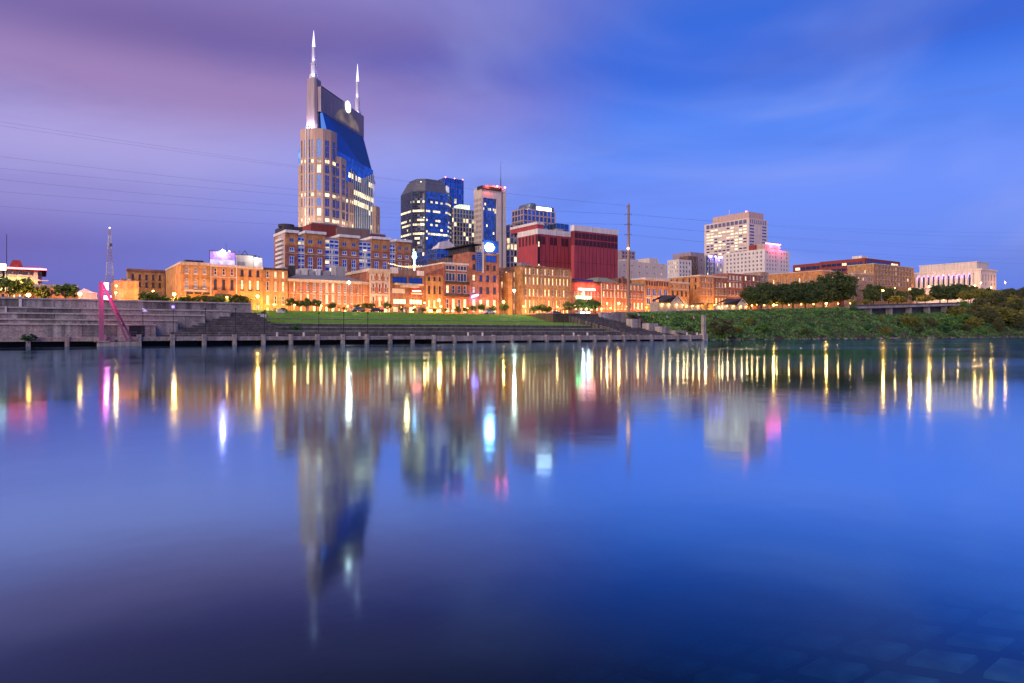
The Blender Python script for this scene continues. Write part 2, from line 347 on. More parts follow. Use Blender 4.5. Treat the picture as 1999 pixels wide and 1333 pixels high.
def put_windows(root, a, d, ops, rng):
    """each window an object of its own (frame) with its pane as sub-part"""
    rz = math.atan2(d[1], d[0])
    for o in ops:
        x0, x1, zb, zt, arch, st = o; w, h = x1 - x0, zt - zb
        if st is None: continue
        xm = (x0 + x1) / 2
        win = link('window', window_mesh(w, h, bool(arch), st['nx'], st['nz'], st['fm'], st['bar'], st['sill'], st['hood']), root, (a[0] + d[0] * xm, a[1] + d[1] * xm, zb), rz)
        k = rng.random(); pm = st['dark']
        if k < st['lit']: pm = st['lm'] if rng.random() < .75 else 'dim'
        link('pane', pane_mesh(w - .02, h, pm), win)

def style(nx=1, nz=2, fm='trim', bar=.13, sill=True, hood=False, lit=.25, lm='lit', dark='dgl'):
    return dict(nx=nx, nz=nz, fm=fm, bar=bar, sill=sill, hood=hood, lit=lit, lm=lm, dark=dark)
def row(Wl, zb, zt, n, frac, st, arch=0, m0=.04, m1=None, cols=None):
    m1 = m0 if m1 is None else m1; x0, x1 = Wl * m0, Wl * (1 - m1); pit = (x1 - x0) / n; out = []
    for i in range(n):
        if cols and i not in cols: continue
        c = x0 + pit * (i + .5); out.append((c - pit * frac / 2, c + pit * frac / 2, zb, zt, arch, st))
    return out

def curtain(gl, mb, a, b, z0, z1, nx, nz, pick, bar=.14, proud=.12, spandrel=0.0, hbar=True, vbar=True, tilt=.012, rng=random):
    """glazed wall: panes (slightly out of true) in gl, mullions in mb; pick(i, j) -> pane material index"""
    dx, dy = b[0] - a[0], b[1] - a[1]; Wl = math.hypot(dx, dy); d = (dx / Wl, dy / Wl); inn = (-d[1], d[0])
    def P(x, z, y=0.0): return (a[0] + d[0] * x + inn[0] * y, a[1] + d[1] * x + inn[1] * y, z)
    pw, ph = Wl / nx, (z1 - z0) / nz
    for j in range(nz):
        for i in range(nx):
            t1 = rng.uniform(-tilt, tilt) * pw; t2 = rng.uniform(-tilt, tilt) * ph
            x0, x1, zb, zt = i * pw, (i + 1) * pw, z0 + j * ph, z0 + (j + 1) * ph
            gl.face([P(x0, zb, .05 + t1), P(x1, zb, .05 - t1), P(x1, zt, .05 - t1 + t2), P(x0, zt, .05 + t1 + t2)], pick(i, j))
    if vbar:
        for i in range(nx + 1): mb.obox(a, d, i * pw - bar / 2, i * pw + bar / 2, -proud, .2, z0, z1)
    if hbar:
        for j in range(nz + 1): mb.obox(a, d, 0, Wl, -proud * .7, .19, z0 + j * ph - bar / 2, z0 + j * ph + bar / 2)
    return d

def block(name, label, cat, x0, x1, p, ytop, wall, rows, xfar=None, D=24.0, z0=None, group=None, side=None, roofm='darkroof', parapet=.7, cornice=None, courses=(), seed=0, pilaster=None, ref=None):
    """a grid-aligned building: front x0..x1 (pixels) on plane p, roof at ytop (pixel at ref); rows = (ytop, ybottom, n, frac, style, arch)"""
    ref = ref or (x0 + x1) / 2; s0, s1 = S(x0, p), S(x1, p); Wl = s1 - s0; rng = random.Random(seed + int(x0 * 7))
    if xfar is not None: D = far_p(s0, xfar) - p
    zt = ZP(ref, ytop, p); zg = ground_z((s0 + s1) / 2) - .3 if z0 is None else z0
    root = thing(name, label, cat, Wd(s0, p, zg), ANG, group); H = zt - zg
    mb = MB(); ops = []
    for r in rows:
        yt, yb, n, frac, st = r[:5]; arch = r[5] if len(r) > 5 else 0; kw = r[6] if len(r) > 6 else {}
        ops += row(Wl, ZP(ref, yb, p) - zg, ZP(ref, yt, p) - zg, n, frac, st, arch, **kw)
    d, _ = facade(mb, (0, 0), (Wl, 0), 0, H, ops)
    sops = []
    if side:
        for r in side:
            yt, yb, n, frac, st = r[:5]; arch = r[5] if len(r) > 5 else 0; kw = r[6] if len(r) > 6 else {}
            sops += row(D, ZP(ref, yb, p) - zg, ZP(ref, yt, p) - zg, n, frac, st, arch, **kw)
    facade(mb, (0, D), (0, 0), 0, H, sops)
    facade(mb, (Wl, 0), (Wl, D), 0, H, []); facade(mb, (Wl, D), (0, D), 0, H, [])
    # parapet top and inner faces
    t = .35; q = [(0, 0), (Wl, 0), (Wl, D), (0, D)]; qi = [(t, t), (Wl - t, t), (Wl - t, D - t), (t, D - t)]
    for i in range(4):
        j = (i + 1) % 4
        mb.face([(*q[i], H), (*q[j], H), (*qi[j], H), (*qi[i], H)]); mb.face([(*qi[i], H), (*qi[j], H), (*qi[j], H - parapet), (*qi[i], H - parapet)])
    mb.build('wall', M[wall], root)
    rb = MB(); rb.face([(t, t, H - parapet + .01), (Wl - t, t, H - parapet + .01), (Wl - t, D - t, H - parapet + .01), (t, D - t, H - parapet + .01)]); rb.build('roof', M[roofm], root)
    put_windows(root, (0, 0), (1, 0), ops, rng); put_windows(root, (0, D), (0, -1), sops, rng)
    if cornice:
        ch, cm, proud = cornice
        MB().box(-proud * .5, Wl + proud * .3, -proud, -.003, H - ch, H + .1).box(-proud * .5, Wl + proud * .3, -proud * .55, -.003, H - ch * 1.6, H - ch - .003).box(-proud * .5, -.003, .0, D, H - ch, H + .1).build('cornice', M[cm], root)
    for y, h, cm in courses:
        z = ZP(ref, y, p) - zg; MB().box(-.05, Wl + .02, -.14, -.003, z - h, z).build('string_course', M[cm], root)
    if pilaster:
        n, pw, pm = pilaster
        for i in range(n + 1):
            x = min(max(Wl * i / n, pw / 2), Wl - pw / 2); MB().box(x - pw / 2, x + pw / 2, -.2, -.004, 0, H - .8).build('pilaster', M[pm], root)
    return dict(root=root, W=Wl, D=D, H=H, zg=zg, s0=s0, p=p, x0=x0, x1=x1, ref=ref)
def bz(B, y): return ZP(B['ref'], y, B['p']) - B['zg']
def bx(B, px): return S(px, B['p']) - B['s0']
def extra(B, name, mname, *boxes, **k):
    mb = MB()
    for q in boxes: mb.box(*q)
    return mb.build(name, M[mname], B['root'], **k)

LIGHTS = {}
def lamp_light(kind, power, color, radius, parent, loc, spot=None, blend=.6, aim=None):
    if aim: spot = spot or R(165)
    l = bpy.data.lights.new(kind, 'SPOT' if spot else 'POINT'); l.energy = power; l.color = color; l.shadow_soft_size = radius
    if spot: l.spot_size = spot; l.spot_blend = blend
    o = bpy.data.objects.new(kind, l); COL.objects.link(o); o.parent = parent; o.location = loc
    if aim: o.rotation_euler = Vector(aim).to_track_quat('-Z', 'Y').to_euler()
    return o
# ================================================================== the setting
def struct(name, mb, m, **k):
    return mb.build(name, m, None, loc=(0, 0, 0), rz=ANG, kind='structure', **k)
# ---- river: closed body of water, rippled skin that mirrors, absorbing depth
def water_mat():
    m, n, l, o = mat('river_water')
    tcn = n.new('ShaderNodeTexCoord')
    def noise(scale, sc3, detail):
        mp = n.new('ShaderNodeMapping'); mp.inputs['Scale'].default_value = sc3; l.new(tcn.outputs['Object'], mp.inputs[0])
        a = n.new('ShaderNodeTexNoise'); a.inputs['Scale'].default_value = scale; a.inputs['Detail'].default_value = detail; l.new(mp.outputs[0], a.inputs['Vector']); return a.outputs[0]
    patch = noise(.03, (1, 2.2, 1), 3)
    q = n.new('ShaderNodeMapRange'); q.inputs['From Min'].default_value = .35; q.inputs['From Max'].default_value = .68; q.inputs['To Min'].default_value = .055; q.inputs['To Max'].default_value = .13; l.new(patch, q.inputs[0])
    bp = n.new('ShaderNodeBump'); bp.inputs['Strength'].default_value = .02; bp.inputs['Distance'].default_value = .25; l.new(noise(.55, (1, 1, 1), 2), bp.inputs['Height'])
    lw_ = n.new('ShaderNodeLayerWeight'); lw_.inputs['Blend'].default_value = .5; l.new(bp.outputs[0], lw_.inputs['Normal'])
    fr = n.new('ShaderNodeValToRGB'); fe = fr.color_ramp.elements; fr.color_ramp.interpolation = 'B_SPLINE'
    for _ in range(4): fe.new(.5)
    for q_, (ps, v_) in zip(fe, ((0, .03), (.50, .03), (.58, .09), (.70, .48), (.80, .84), (1, 1))): q_.position = ps; q_.color = (v_, v_, v_, 1)
    l.new(lw_.outputs['Facing'], fr.inputs[0])
    g = n.new('ShaderNodeBsdfAnisotropic'); g.inputs['Color'].default_value = (.52, .80, 1, 1); l.new(q.outputs[0], g.inputs['Roughness']); l.new(bp.outputs[0], g.inputs['Normal'])
    t = n.new('ShaderNodeBsdfTransparent'); t.inputs[0].default_value = (.85, .92, .95, 1)
    x = n.new('ShaderNodeMixShader'); l.new(fr.outputs[0], x.inputs[0]); l.new(t.outputs[0], x.inputs[1]); l.new(g.outputs[0], x.inputs[2]); l.new(x.outputs[0], o.inputs['Surface'])
    v = n.new('ShaderNodeVolumeAbsorption'); v.inputs['Color'].default_value = (.05, .32, .5, 1); v.inputs['Density'].default_value = 1.9; l.new(v.outputs[0], o.inputs['Volume'])
    return m
struct('river_water', MB().box(-900, 2600, -8, 175, -6, 0), water_mat())
struct('river_bed', MB().box(-900, 2600, 5, 176, -9, -4.6), M['mud'])
# ---- near bank with its concrete mat, sliding under the water at the camera's feet
def nb_z(p): return .25 - .22 * p
nb = MB(); nb.face([(-60, -10, nb_z(-10)), (120, -10, nb_z(-10)), (120, 16, nb_z(16)), (-60, 16, nb_z(16))]); nb.face([(-60, -40, 4.2), (120, -40, 4.2), (120, -10, nb_z(-10)), (-60, -10, nb_z(-10))])
bank0 = struct('near_bank', nb, M['mud'])
bm_ = MB(); c = .03; bm_.prism([(-.215, -.25), (.215, -.25), (.215, .25), (-.215, .25)], -.05, .05, top=[(-.215 + c, -.25 + c), (.215 - c, -.25 + c), (.215 - c, .25 - c), (-.215 + c, .25 - c)])
blockmesh = bm_.mesh('concrete_block', weathered('mat_concrete', (.17, .34, .34), var=.5, scale=2.2))
for i in range(-1, 15):
    for j in range(1, 9):
        s, p = 2.4 + .72 * i + random.uniform(-.02, .02), .35 + .63 * j + random.uniform(-.02, .02)
        o = link('concrete_block', blockmesh, bank0, (s, p, nb_z(p) + random.uniform(-.02, .015))); o.rotation_euler = (math.atan(-.22) + random.uniform(-.05, .05), random.uniform(-.05, .05), random.uniform(-.05, .05))
# ---- town ground: one sheet to the horizon, street, pavement with kerb
gb = MB(); ss = [-4000, -900, -200, 0, 100, 150] + [150 + 20 * i for i in range(1, 40)] + [1300, 2500, 6000]; pp = [204.5, 260, 340, 500, 900, 2500, 8000]
def sheet(mb, ss, p_list, zf):
    for a, b in zip(ss[:-1], ss[1:]):
        for c, d in zip(p_list[:-1], p_list[1:]): mb.face([(a, c, zf(a, c)), (b, c, zf(b, c)), (b, d, zf(b, d)), (a, d, zf(a, d))])
    return mb
def gz(s, p): return ground_z(min(s, 700)) + min(max(0, p - 235) * .03, 12)
struct('town_ground', sheet(gb, ss, pp, lambda s, p: gz(s, p) - .30 if p > 186 else gz(s, p) - .30), M['asphalt'])
struct('upper_verge', sheet(MB(), [178 + 20 * i for i in range(40)], [186, 204.6], lambda s, p: gz(s, p) - .28), M['soil'])
struct('embankment', MB().box(-140, 181, 160.35, 206, -6, 1.45), M['soil'])
sg = [-150 + 20 * i for i in range(45)]
struct('street', sheet(MB(), sg, [205.5, 216], lambda s, p: ground_z(s) - .02), M['asphalt'])
kb = MB()
for a, b in zip(sg[:-1], sg[1:]):
    za, zb = ground_z(a) + .12, ground_z(b) + .12
    kb.face([(a, 216, za), (b, 216, zb), (b, 222, zb), (a, 222, za)]); kb.face([(a, 216, za - .16), (b, 216, zb - .16), (b, 216, zb), (a, 216, za)])
struct('pavement', kb, M['deck'])
mk = MB()
for i in range(60):
    a = -120 + 12 * i; mk.face([(a, 210.7, ground_z(a) - .012), (a + 4, 210.7, ground_z(a + 4) - .012), (a + 4, 210.85, ground_z(a + 4) - .012), (a, 210.85, ground_z(a) - .012)])
struct('road_markings', mk, M['trimw'])
# ---- stepped concrete wall of the landing, left of the stairs
tw = thing('retaining_wall', 'stained grey concrete tiered wall stepping up from the dock to the street', 'wall', (0, 0, 0), ANG)
tiers = [(160.0, 1.2, 4.4), (162.0, 4.4, 5.35), (165.0, 5.35, 6.6), (168.0, 6.6, 7.8), (171.0, 7.8, 9.75)]
ends = [19.5, 24.0, 30.0, 36.0, 41.5]
rngw = random.Random(3)
for k, (p, za, zb) in enumerate(tiers):
    s = -130.0; pn = tiers[k + 1][0] if k < 4 else 172.2
    while s < ends[k]:
        e = min(s + rngw.choice((6.0, 7.5, 9.0)), ends[k]); dy = rngw.uniform(0, .05)
        MB().box(s + .03, e - .03, p + dy, pn + .6, -.5, zb - .25).build('wall_panel', M[rngw.choice(('concrete', 'concrete', 'conc2', 'conc3'))], tw); MB().box(s + .02, e - .02, p - .3, p + .5, zb - .3, zb + rngw.uniform(-.01, .02)).build('coping', M['coping'], tw); s = e
MB().box(-130, 41, 172.2, 206, 4.0, 9.15).build('fill', M['soil'], tw)
MB().box(14.6, 17.4, 159.9, 160.3, 1.8, 4.0).build('doorway', M['black'], tw)
for s, z0, z1, w in ((-4.0, 7.9, 10.0, .5), (-6.2, 6.6, 7.8, .35)): MB().box(s, s + w, 167.6 if z0 < 7 else 170.7, 168.0 if z0 < 7 else 170.95, z0, z1).build('sign_panel', M['white'], tw)
# ---- stairs between wall and lawn
st = struct('stair_flight', MB().box(19.6, 47, 160.4, 161, -.5, 1.9), M['darkstep'])
for i in range(11):
    p = 160.2 + .95 * i; z = 2.2 + .52 * i; a = 19.6 + (z - 1.8) * 3.05; b = 48 - (z - 1.8) * 1.0
    q_ = MB().box(a, b, p, p + .95, -.4, z - .1).build('step', M['darkstep'], st); MB().box(a, b, p - .06, p + .95, z - .1, z).build('nosing', M['conc3'], q_)
# ---- lawn terraces
tl = MB(); lawn0, lawn1 = 44.0, 160.0
terr = thing('terrace_wall', 'dark stone risers with pale copings below the bright green lawn', 'wall', (0, 0, 0), ANG)
for k, (p, za, zb, a, b) in enumerate(((166.0, 1.5, 3.05, 47, 160), (172.0, 3.05, 4.05, 45, 158), (178.0, 4.05, 5.05, 42, 156), (190.0, 6.0, 6.62, 41, 153))):
    s = a
    while s < b:
        e = min(s + 8, b)
        MB().box(s + .02, e - .02, p, p + .5, za - .6, zb - .12).build('riser_stone', M['darkstep'], terr); MB().box(s + .02, e - .02, p - .06, p + .75, zb - .12, zb + .04).build('coping_stone', M['deck'], terr); s = e
lw = MB()
for p0, z0, p1, z1, a, b in ((166.5, 3.0, 172, 3.1, 47, 160), (172.5, 4.0, 178, 4.1, 45, 158), (178.5, 5.0, 190, 6.35, 41.2, 156), (190.5, 6.55, 204.5, 9.15, 41.2, 152)):
    n = int((b - a) / 4)
    for i in range(n):
        for j in range(4):
            def q(ii, jj):
                t = jj / 4; sag = .10 * math.sin(ii * 1.7 + jj * 2.1) * (0 < jj < 4); return (a + (b - a) * ii / n, p0 + (p1 - p0) * t, z0 + (z1 - z0) * (t ** .85) + sag)
            lw.face([q(i, j), q(i + 1, j), q(i + 1, j + 1), q(i, j + 1)])
lawn = struct('lawn', lw, M['grass'])
# blades on the open slopes
gr = MB(); rg = random.Random(5)
for _ in range(26000):
    if rg.random() < .5: t = rg.random(); p = 178.6 + 11.3 * t; z = 5.0 + 1.35 * t ** .85; s = rg.uniform(41.5, 156)
    else: t = rg.random(); p = 190.6 + 13.8 * t; z = 6.55 + 2.6 * t ** .85; s = rg.uniform(41.5, 152)
    a = rg.uniform(0, 6.28); w = .09; h = rg.uniform(.08, .22); dx, dy = math.cos(a) * w, math.sin(a) * w
    gr.face([(s - dx, p - dy, z - .03), (s + dx, p + dy, z - .03), (s + rg.uniform(-.1, .1), p + rg.uniform(-.1, .1), z + h)])
g_ = gr.build('grass', leafy('grass_blades', (.10, .26, .02), (.22, .42, .06), patch=.15), None, loc=(0, 0, 0), rz=ANG, kind='stuff'); tag(g_, 'short bright green grass on the sloping riverside lawn', 'grass')
# ---- steps and blocks downstream of the lawn
st2 = struct('lower_stair', MB().box(158.2, 181, 161, 162, -.5, 2.0), M['darkstep'])
for i in range(18):
    p = 161.2 + 1.5 * i; z = 2.1 + .38 * i; q_ = MB().box(158.3 - .3 * i, 179.5 - .75 * i, p, p + 2.2, -.4, z - .1).build('step', M['darkstep'], st2); MB().box(158.3 - .3 * i, 179.5 - .75 * i, p - .06, p + 2.2, z - .1, z).build('nosing', M['conc3'], q_)
bw = thing('block_wall', 'stacked grey concrete blocks beside the dark lower steps and green bank', 'wall', (0, 0, 0), ANG)
for s, e, p, z0, z1 in ((178, 183.5, 160.5, 1.2, 3.4), (174.5, 178.5, 163.5, 3.0, 4.6), (172, 176.5, 167, 4.2, 5.9), (176.7, 181, 166.8, 3.2, 4.9), (168, 172, 171, 5.4, 7.4)): MB().box(s, e, p, p + 3.2, z0 - 1.5, z1).build('block', M['concrete'], bw)
uw = thing('upper_wall', 'long grey concrete wall carrying the street behind the lower steps', 'wall', (0, 0, 0), ANG)
s = 146.0
while s < 232:
    e = s + 7; MB().box(s + .03, e - .03, 186.2 if s > 160 else 196, 187.4 if s > 160 else 197.2, 5.5, ground_z(s) + .55).build('wall_panel', M['concrete'], uw); s = e
MB().box(146, 178, 187.4, 206, 6, 9.3).build('fill', M['soil'], uw)
# ---- dock
dk = thing('river_dock', 'long concrete boat dock on piles along the river edge', 'dock', (0, 0, 0), ANG)
d0, d1, pitch = -104.2, 184.4, 6.0
n0 = int((d0 - 21.8) / 6)
rd = random.Random(9)
for n in range(-21, 27):
    s = 21.8 + 6 * n
    MB().box(s + .02, s + 5.98, 153.95, 160.1, 1.42, 1.78 + rd.uniform(-.01, .01)).build('deck_slab', M['deck'], dk)
    solid = n >= 10
    MB().box(s + .38, s + 5.62, 153.75 if solid else 153.85, 154.3, .45 if solid else .95, 1.62).build('edge_beam', M['concrete' if rd.random() < .5 else 'deck'], dk)
    h = 2.35 if n > 9 else 2.25
    MB().box(s - .36, s + .36, 153.5, 154.6, -4, h if n < 10 else 2.0).build('pile', M['concrete'], dk)
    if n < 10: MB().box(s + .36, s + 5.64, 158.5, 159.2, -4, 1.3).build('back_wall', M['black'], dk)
    MB().tube((s + .3, 154.2, 2.72), (s + 5.7, 154.2, 2.72), .035, n=6).tube((s + .3, 154.2, 2.3), (s + 5.7, 154.2, 2.3), .025, n=6).tube((s + 3, 154.2, 1.75), (s + 3, 154.2, 2.75), .03, n=6).build('railing', M['metal'], dk)
MB().box(184.0, 186.0, 153.2, 155.4, -4, 2.3).build('end_pier', M['deck'], dk)
# small white posts standing along the deck
for i, px in enumerate((541, 593, 702, 914, 942, 1120, 1147, 1341, 1361)):
    s = S(px, 155.4); o = MB().box(-.18, .18, -.18, .18, 0, .75).prism([(-.22, -.22), (.22, -.22), (.22, .22), (-.22, .22)], .75, .95, top=[(-.06, -.06), (.06, -.06), (.06, .06), (-.06, .06)]).build('power_pedestal', M['white'], None, loc=Wd(s, 155.4, 1.78), rz=ANG)
    tag(o, 'short white power pedestal standing on the concrete boat dock', 'pedestal', 'pedestals on the dock')
# tall concrete post at the dock's end
o = MB().box(-.55, .55, -.55, .55, -1.2, 7.0).box(-.62, .62, -.62, .62, 7.0, 7.25).build('mooring_post', M['deck'], None, loc=Wd(185.0, 154.3, 2.3 - 1.0), rz=ANG)
tag(o, 'tall pale concrete mooring post at the end of the dock', 'post')
# ---- right bank: slope under vegetation
def bank_z(s, p):
    t = min(max((p - 153.5) / 32.5, 0), 1); top = ground_z(s) - .25 - 4.5 * min(max((s - 332) / 12, 0), 1) * min(max((452 - s) / 14, 0), 1)
    wob = .9 * math.sin(s * .21 + p * .35) * math.sin(p * .17 + s * .05) + .6 * math.sin(s * .43) * math.sin(p * .6)
    return -.6 + (top + .6) * (t ** .8) + wob * math.sin(math.pi * t)
bs = [179 + 5 * i for i in range(175)]; bp_ = [152.5 + 2.2 * i for i in range(16)]
struct('river_bank', sheet(MB(), bs, bp_, lambda s, p: bank_z(s, p) if p > 153 else -5.0), M['soil'])

rb_ = random.Random(21)
rockmeshes = []
for k in range(4):
    b_ = MB(); b_.sphere((0, 0, 0), 1, 7, 5, sz=.6); b_.v = [(x * (1 + .35 * rb_.uniform(-1, 1)), y * (1 + .35 * rb_.uniform(-1, 1)), z * (1 + .3 * rb_.uniform(-1, 1))) for x, y, z in b_.v]; rockmeshes.append(b_.mesh('stone', M['conc3']))
bank_o = bpy.data.objects['river_bank']
for k in range(90):
    s = 187 + 300 * (k / 90) ** 1.2 + rb_.uniform(-3, 3); o = link('stone', rockmeshes[k % 4], bank_o, (s, 153.6 + rb_.uniform(-.5, .9), rb_.uniform(-.15, .25)), rb_.uniform(0, 6)); q_ = rb_.uniform(.3, 1.0); o.scale = (q_, q_, q_)
# ================================================================== vegetation
def leaf_quad(mb, c, size, rng, nrm=None):
    d = Vector((rng.gauss(0, 1), rng.gauss(0, 1), rng.gauss(0, .8)))
    if nrm is not None: d = d * .7 + nrm
    d.normalize(); u = d.orthogonal().normalized(); u.rotate(Matrix.Rotation(rng.uniform(0, 6.28), 3, d)); w = d.cross(u)
    a, b = size * .62, size * .42
    mb.face([c - u * a, c - w * b + u * a * .1, c + u * a, c + w * b + u * a * .1])
def make_crown(rx, ry, rz, nclump, per, size, rng, flat=.0):
    mb = MB()
    for _ in range(nclump):
        v = Vector((rng.gauss(0, 1), rng.gauss(0, 1), rng.gauss(0, 1))).normalized() * (rng.random() ** .38)
        if v.z < -.75: v.z = -.75 + rng.uniform(0, .25)
        c = Vector((v.x * rx, v.y * ry, v.z * rz + flat)); cr = rng.uniform(.08, .33) * (rx + rz) / 2
        for _ in range(per):
            q = Vector((rng.gauss(0, 1), rng.gauss(0, 1), rng.gauss(0, .75))).normalized() * cr * rng.random() ** .5
            leaf_quad(mb, c + q, size * rng.uniform(.7, 1.3), rng)
    return mb
def make_tree(name, label, h, rx, rz, leafm, seed, nclump=60, per=22, size=.42, trunk_r=.14, group=None, cat='tree'):
    rng = random.Random(seed); root = thing(name, label, cat, (0, 0, 0), 0, group)
    hc = h - rz; t = MB(); t.tube((0, 0, -.3), (.05, 0, hc * .55), trunk_r, trunk_r * .75, 7)
    for i in range(6):
        a = i * 1.05 + rng.uniform(-.3, .3); z = hc * rng.uniform(.45, .6); t.tube((.03, 0, z), (math.cos(a) * rx * .6, math.sin(a) * rx * .6, hc + rz * rng.uniform(-.2, .5)), trunk_r * .55, trunk_r * .15, 5)
    t.tube((.05, 0, hc * .5), (0, 0, hc + rz * .6), trunk_r * .7, trunk_r * .2, 6)
    t.build('trunk', M['bark'], root)
    c = make_crown(rx, rx, rz, nclump, per, size, rng).build('crown', M[leafm], root); c.location = (0, 0, hc)
    return root
# ================================================================== row of buildings on the street (plane p=222)
FP = 222.0
stA = style(1, 2, 'trim', .16, True, lit=.1); stB = style(1, 2, 'trim', .14, True, lit=.65); stD = style(2, 2, 'darktrim', .12, True, lit=.06)
stW = style(2, 3, 'trimw', .14, True, lit=.35); stS = style(1, 1, 'darktrim', .12, False, lit=.75, lm='lity')
GA = (594, 607, 3, .55, style(1, 1, 'darktrim', .12, False, lit=.6, lm='lity'), .9)
A = block('brick_warehouse', 'orange brick warehouse with white framed arched windows and cream awning', 'building', 353, 410, FP, 512.5, 'amber', [(521, 534, 3, .36, style(2, 2, 'trimw', .15, True, lit=.0), .9), (544, 562, 3, .36, style(2, 3, 'trimw', .15, True, lit=.0), .9), GA], cornice=(.5, 'cream', .35), D=30)
extra(A, 'awning', 'cream', (bx(A, 360), bx(A, 405), -1.0, -.01, bz(A, 570), bz(A, 566)))
for px in (364, 381, 397): extra(A, 'shade_sail', 'darktrim', (bx(A, px), bx(A, px + 11), -1.3, -.01, bz(A, 574.5), bz(A, 570.5)))
for i, (a, b) in enumerate(((366, 382), (385, 401))): extra(A, 'roof_unit', 'darkroof', (bx(A, a), bx(A, b), 3, 7, A['H'] - .6, A['H'] + 1.0))
B = block('brick_warehouse', 'orange brick warehouse under the purple lit billboard', 'building', 410, 463, FP, 517, 'orange', [(523.5, 537, 3, .36, stA, 1), (545, 565, 3, .36, style(1, 3, 'darktrim', .12, True, lit=0), 1), GA], cornice=(.4, 'trim', .3), courses=((540, .3, 'cream'),), D=30)
extra(B, 'awning', 'darktrim', (bx(B, 419), bx(B, 450), -1.6, -.01, bz(B, 580), bz(B, 574.5)))
for px in (411.5, 461.5): MB().tube((bx(B, px), -.18, 0), (bx(B, px), -.18, B['H'] - .2), .14, n=6).build('downpipe', M['trim'], B['root'])
C = block('brick_warehouse', 'orange brick warehouse with glowing arched windows below white rooftop boxes', 'building', 463, 513, FP, 520.5, 'amber', [(526.5, 539, 3, .36, style(1, 2, 'darktrim', .12, True, lit=0), 1), (547, 566, 3, .38, style(1, 3, 'darktrim', .12, True, lit=1), 1), GA], cornice=(.4, 'trim', .3), D=30)
Dd = block('brick_warehouse', 'tan brick warehouse with three floors of square topped windows', 'building', 513, 562, FP + .4, 524, 'tan', [(529.5, 542, 3, .34, stB), (549.5, 568, 3, .34, stB), (577, 594, 3, .34, stA), (600, 608, 3, .4, GA[4], 1)], cornice=(.35, 'darktrim', .3), D=30)
E = block('brick_block', 'long low brick block with two rows of tall white windows and cream cornice', 'building', 563, 720, FP + .8, 547.5, 'russet', [(552.5, 570, 12, .45, style(2, 4, 'trimw', .15, True, lit=.45)), (575, 592, 12, .45, style(2, 3, 'trimw', .15, True, lit=.5)), (598, 608, 12, .5, GA[4], .8)], cornice=(.5, 'cream', .5), courses=((573.5, .25, 'cream'),), roofm='greyroof', D=22, pilaster=(12, .5, 'russet'))
Wl = E['W']; H = E['H']; mbx = MB(); mbx.v += [(0, .4, H), (Wl, .4, H), (Wl, 21.6, H), (0, 21.6, H), (6, 9, H + 2.6), (Wl - 6, 9, H + 2.6)]; mbx.f += [(0, 1, 5, 4), (1, 2, 5), (2, 3, 4, 5), (3, 0, 4)]; mbx.m += [0] * 4; mbx.build('hipped_roof', M['greyroof'], E['root'])
for i, (px, w, h, mm) in enumerate(((566, 9, 2.0, 'grey'), (578, 12, 2.6, 'darkroof'), (592, 8, 1.6, 'trim'), (602, 14, 2.0, 'trim'), (618, 12, 1.5, 'grey'), (632, 10, 2.0, 'trimw'), (648, 12, 1.4, 'grey'), (672, 20, 3.4, 'grey'))):
    a = bx(E, px); MB().box(a, a + w * .17, 8, 12, H + 1.2, H + 2.4 + h).box(a + .3, a + w * .17 - .3, 7.8, 8, H + 1.8, H + 2.0 + h * .7).build('roof_unit', M[mm], E['root'])
Fh = block('italianate_house', 'narrow red brick house with cream hooded arched windows and heavy cream cornice', 'building', 721, 761, FP, 525.5, 'red', [(534, 545.5, 3, .36, style(1, 2, 'trim', .16, True, True, lit=0, dark='dim'), .9), (554, 570, 3, .36, style(1, 2, 'trim', .16, True, True, lit=.05), .9), (579, 597, 3, .36, style(1, 2, 'trim', .16, True, True, lit=.5), .9), (602, 610, 3, .6, stS)], cornice=(.9, 'cream', .7), courses=((548, .7, 'cream'), (573, .7, 'cream')), D=34, pilaster=(1, .6, 'cream'))
G = block('modern_bar', 'modern dark fronted bar with cream canopy and red glowing sign', 'building', 761.5, 830, FP + .3, 528.5, 'brown', [(541, 553, 2, .86, style(3, 1, 'darktrim', .12, False, lit=.0, dark='ngl')), (564, 573, 1, .9, style(5, 1, 'trim', .15, False, lit=1, lm='dim'), 0, dict(m0=.04, m1=.56)), (584, 594, 2, .8, style(4, 1, 'darktrim', .12, False, lit=1, lm='litw')), (599, 610, 4, .7, stS)], D=30)
extra(G, 'panel_band', 'taupe', (bx(G, 777), bx(G, 812), -.3, -.01, bz(G, 538.5), G['H'] + .2)); extra(G, 'white_panel', 'white', (bx(G, 761.6), bx(G, 776.5), -.4, -.01, bz(G, 535), G['H'] + .9)); extra(G, 'white_panel', 'white', (bx(G, 813), bx(G, 827), -.4, -.01, bz(G, 537), G['H'] + .2))
extra(G, 'canopy', 'cream', (bx(G, 770), bx(G, 823), -1.6, -.01, bz(G, 557), bz(G, 553.5)), (bx(G, 781), bx(G, 813), -2.2, -.01, bz(G, 561.5), bz(G, 557.05)))
M['neonred'] = glow('red_neon', (1, .10, .05), 6.0); M['neonpink'] = glow('pink_neon', (1, .35, .28), 9.0); M['neonblue'] = glow('blue_neon', (.25, .2, 1), 9.0)
sg_ = thing('neon_sign', 'red neon sign with a pink tube on the modern dark fronted bar', 'sign', Wd(S(800, FP), FP - .3, ZP(800, 575, FP)), ANG)
MB().box(0, 4.9, 0, .25, 0, 1.8).build('sign_box', M['redroof'], sg_); MB().tube((.9, -.1, 1.35), (4.2, -.1, 1.35), .17, n=6).build('neon_tube', M['neonpink'], sg_); MB().tube((.4, -.1, .55), (4.6, -.1, .55), .12, n=6).tube((.4, -.1, .25), (4.6, -.1, .25), .1, n=6).build('neon_tube', M['neonred'], sg_)
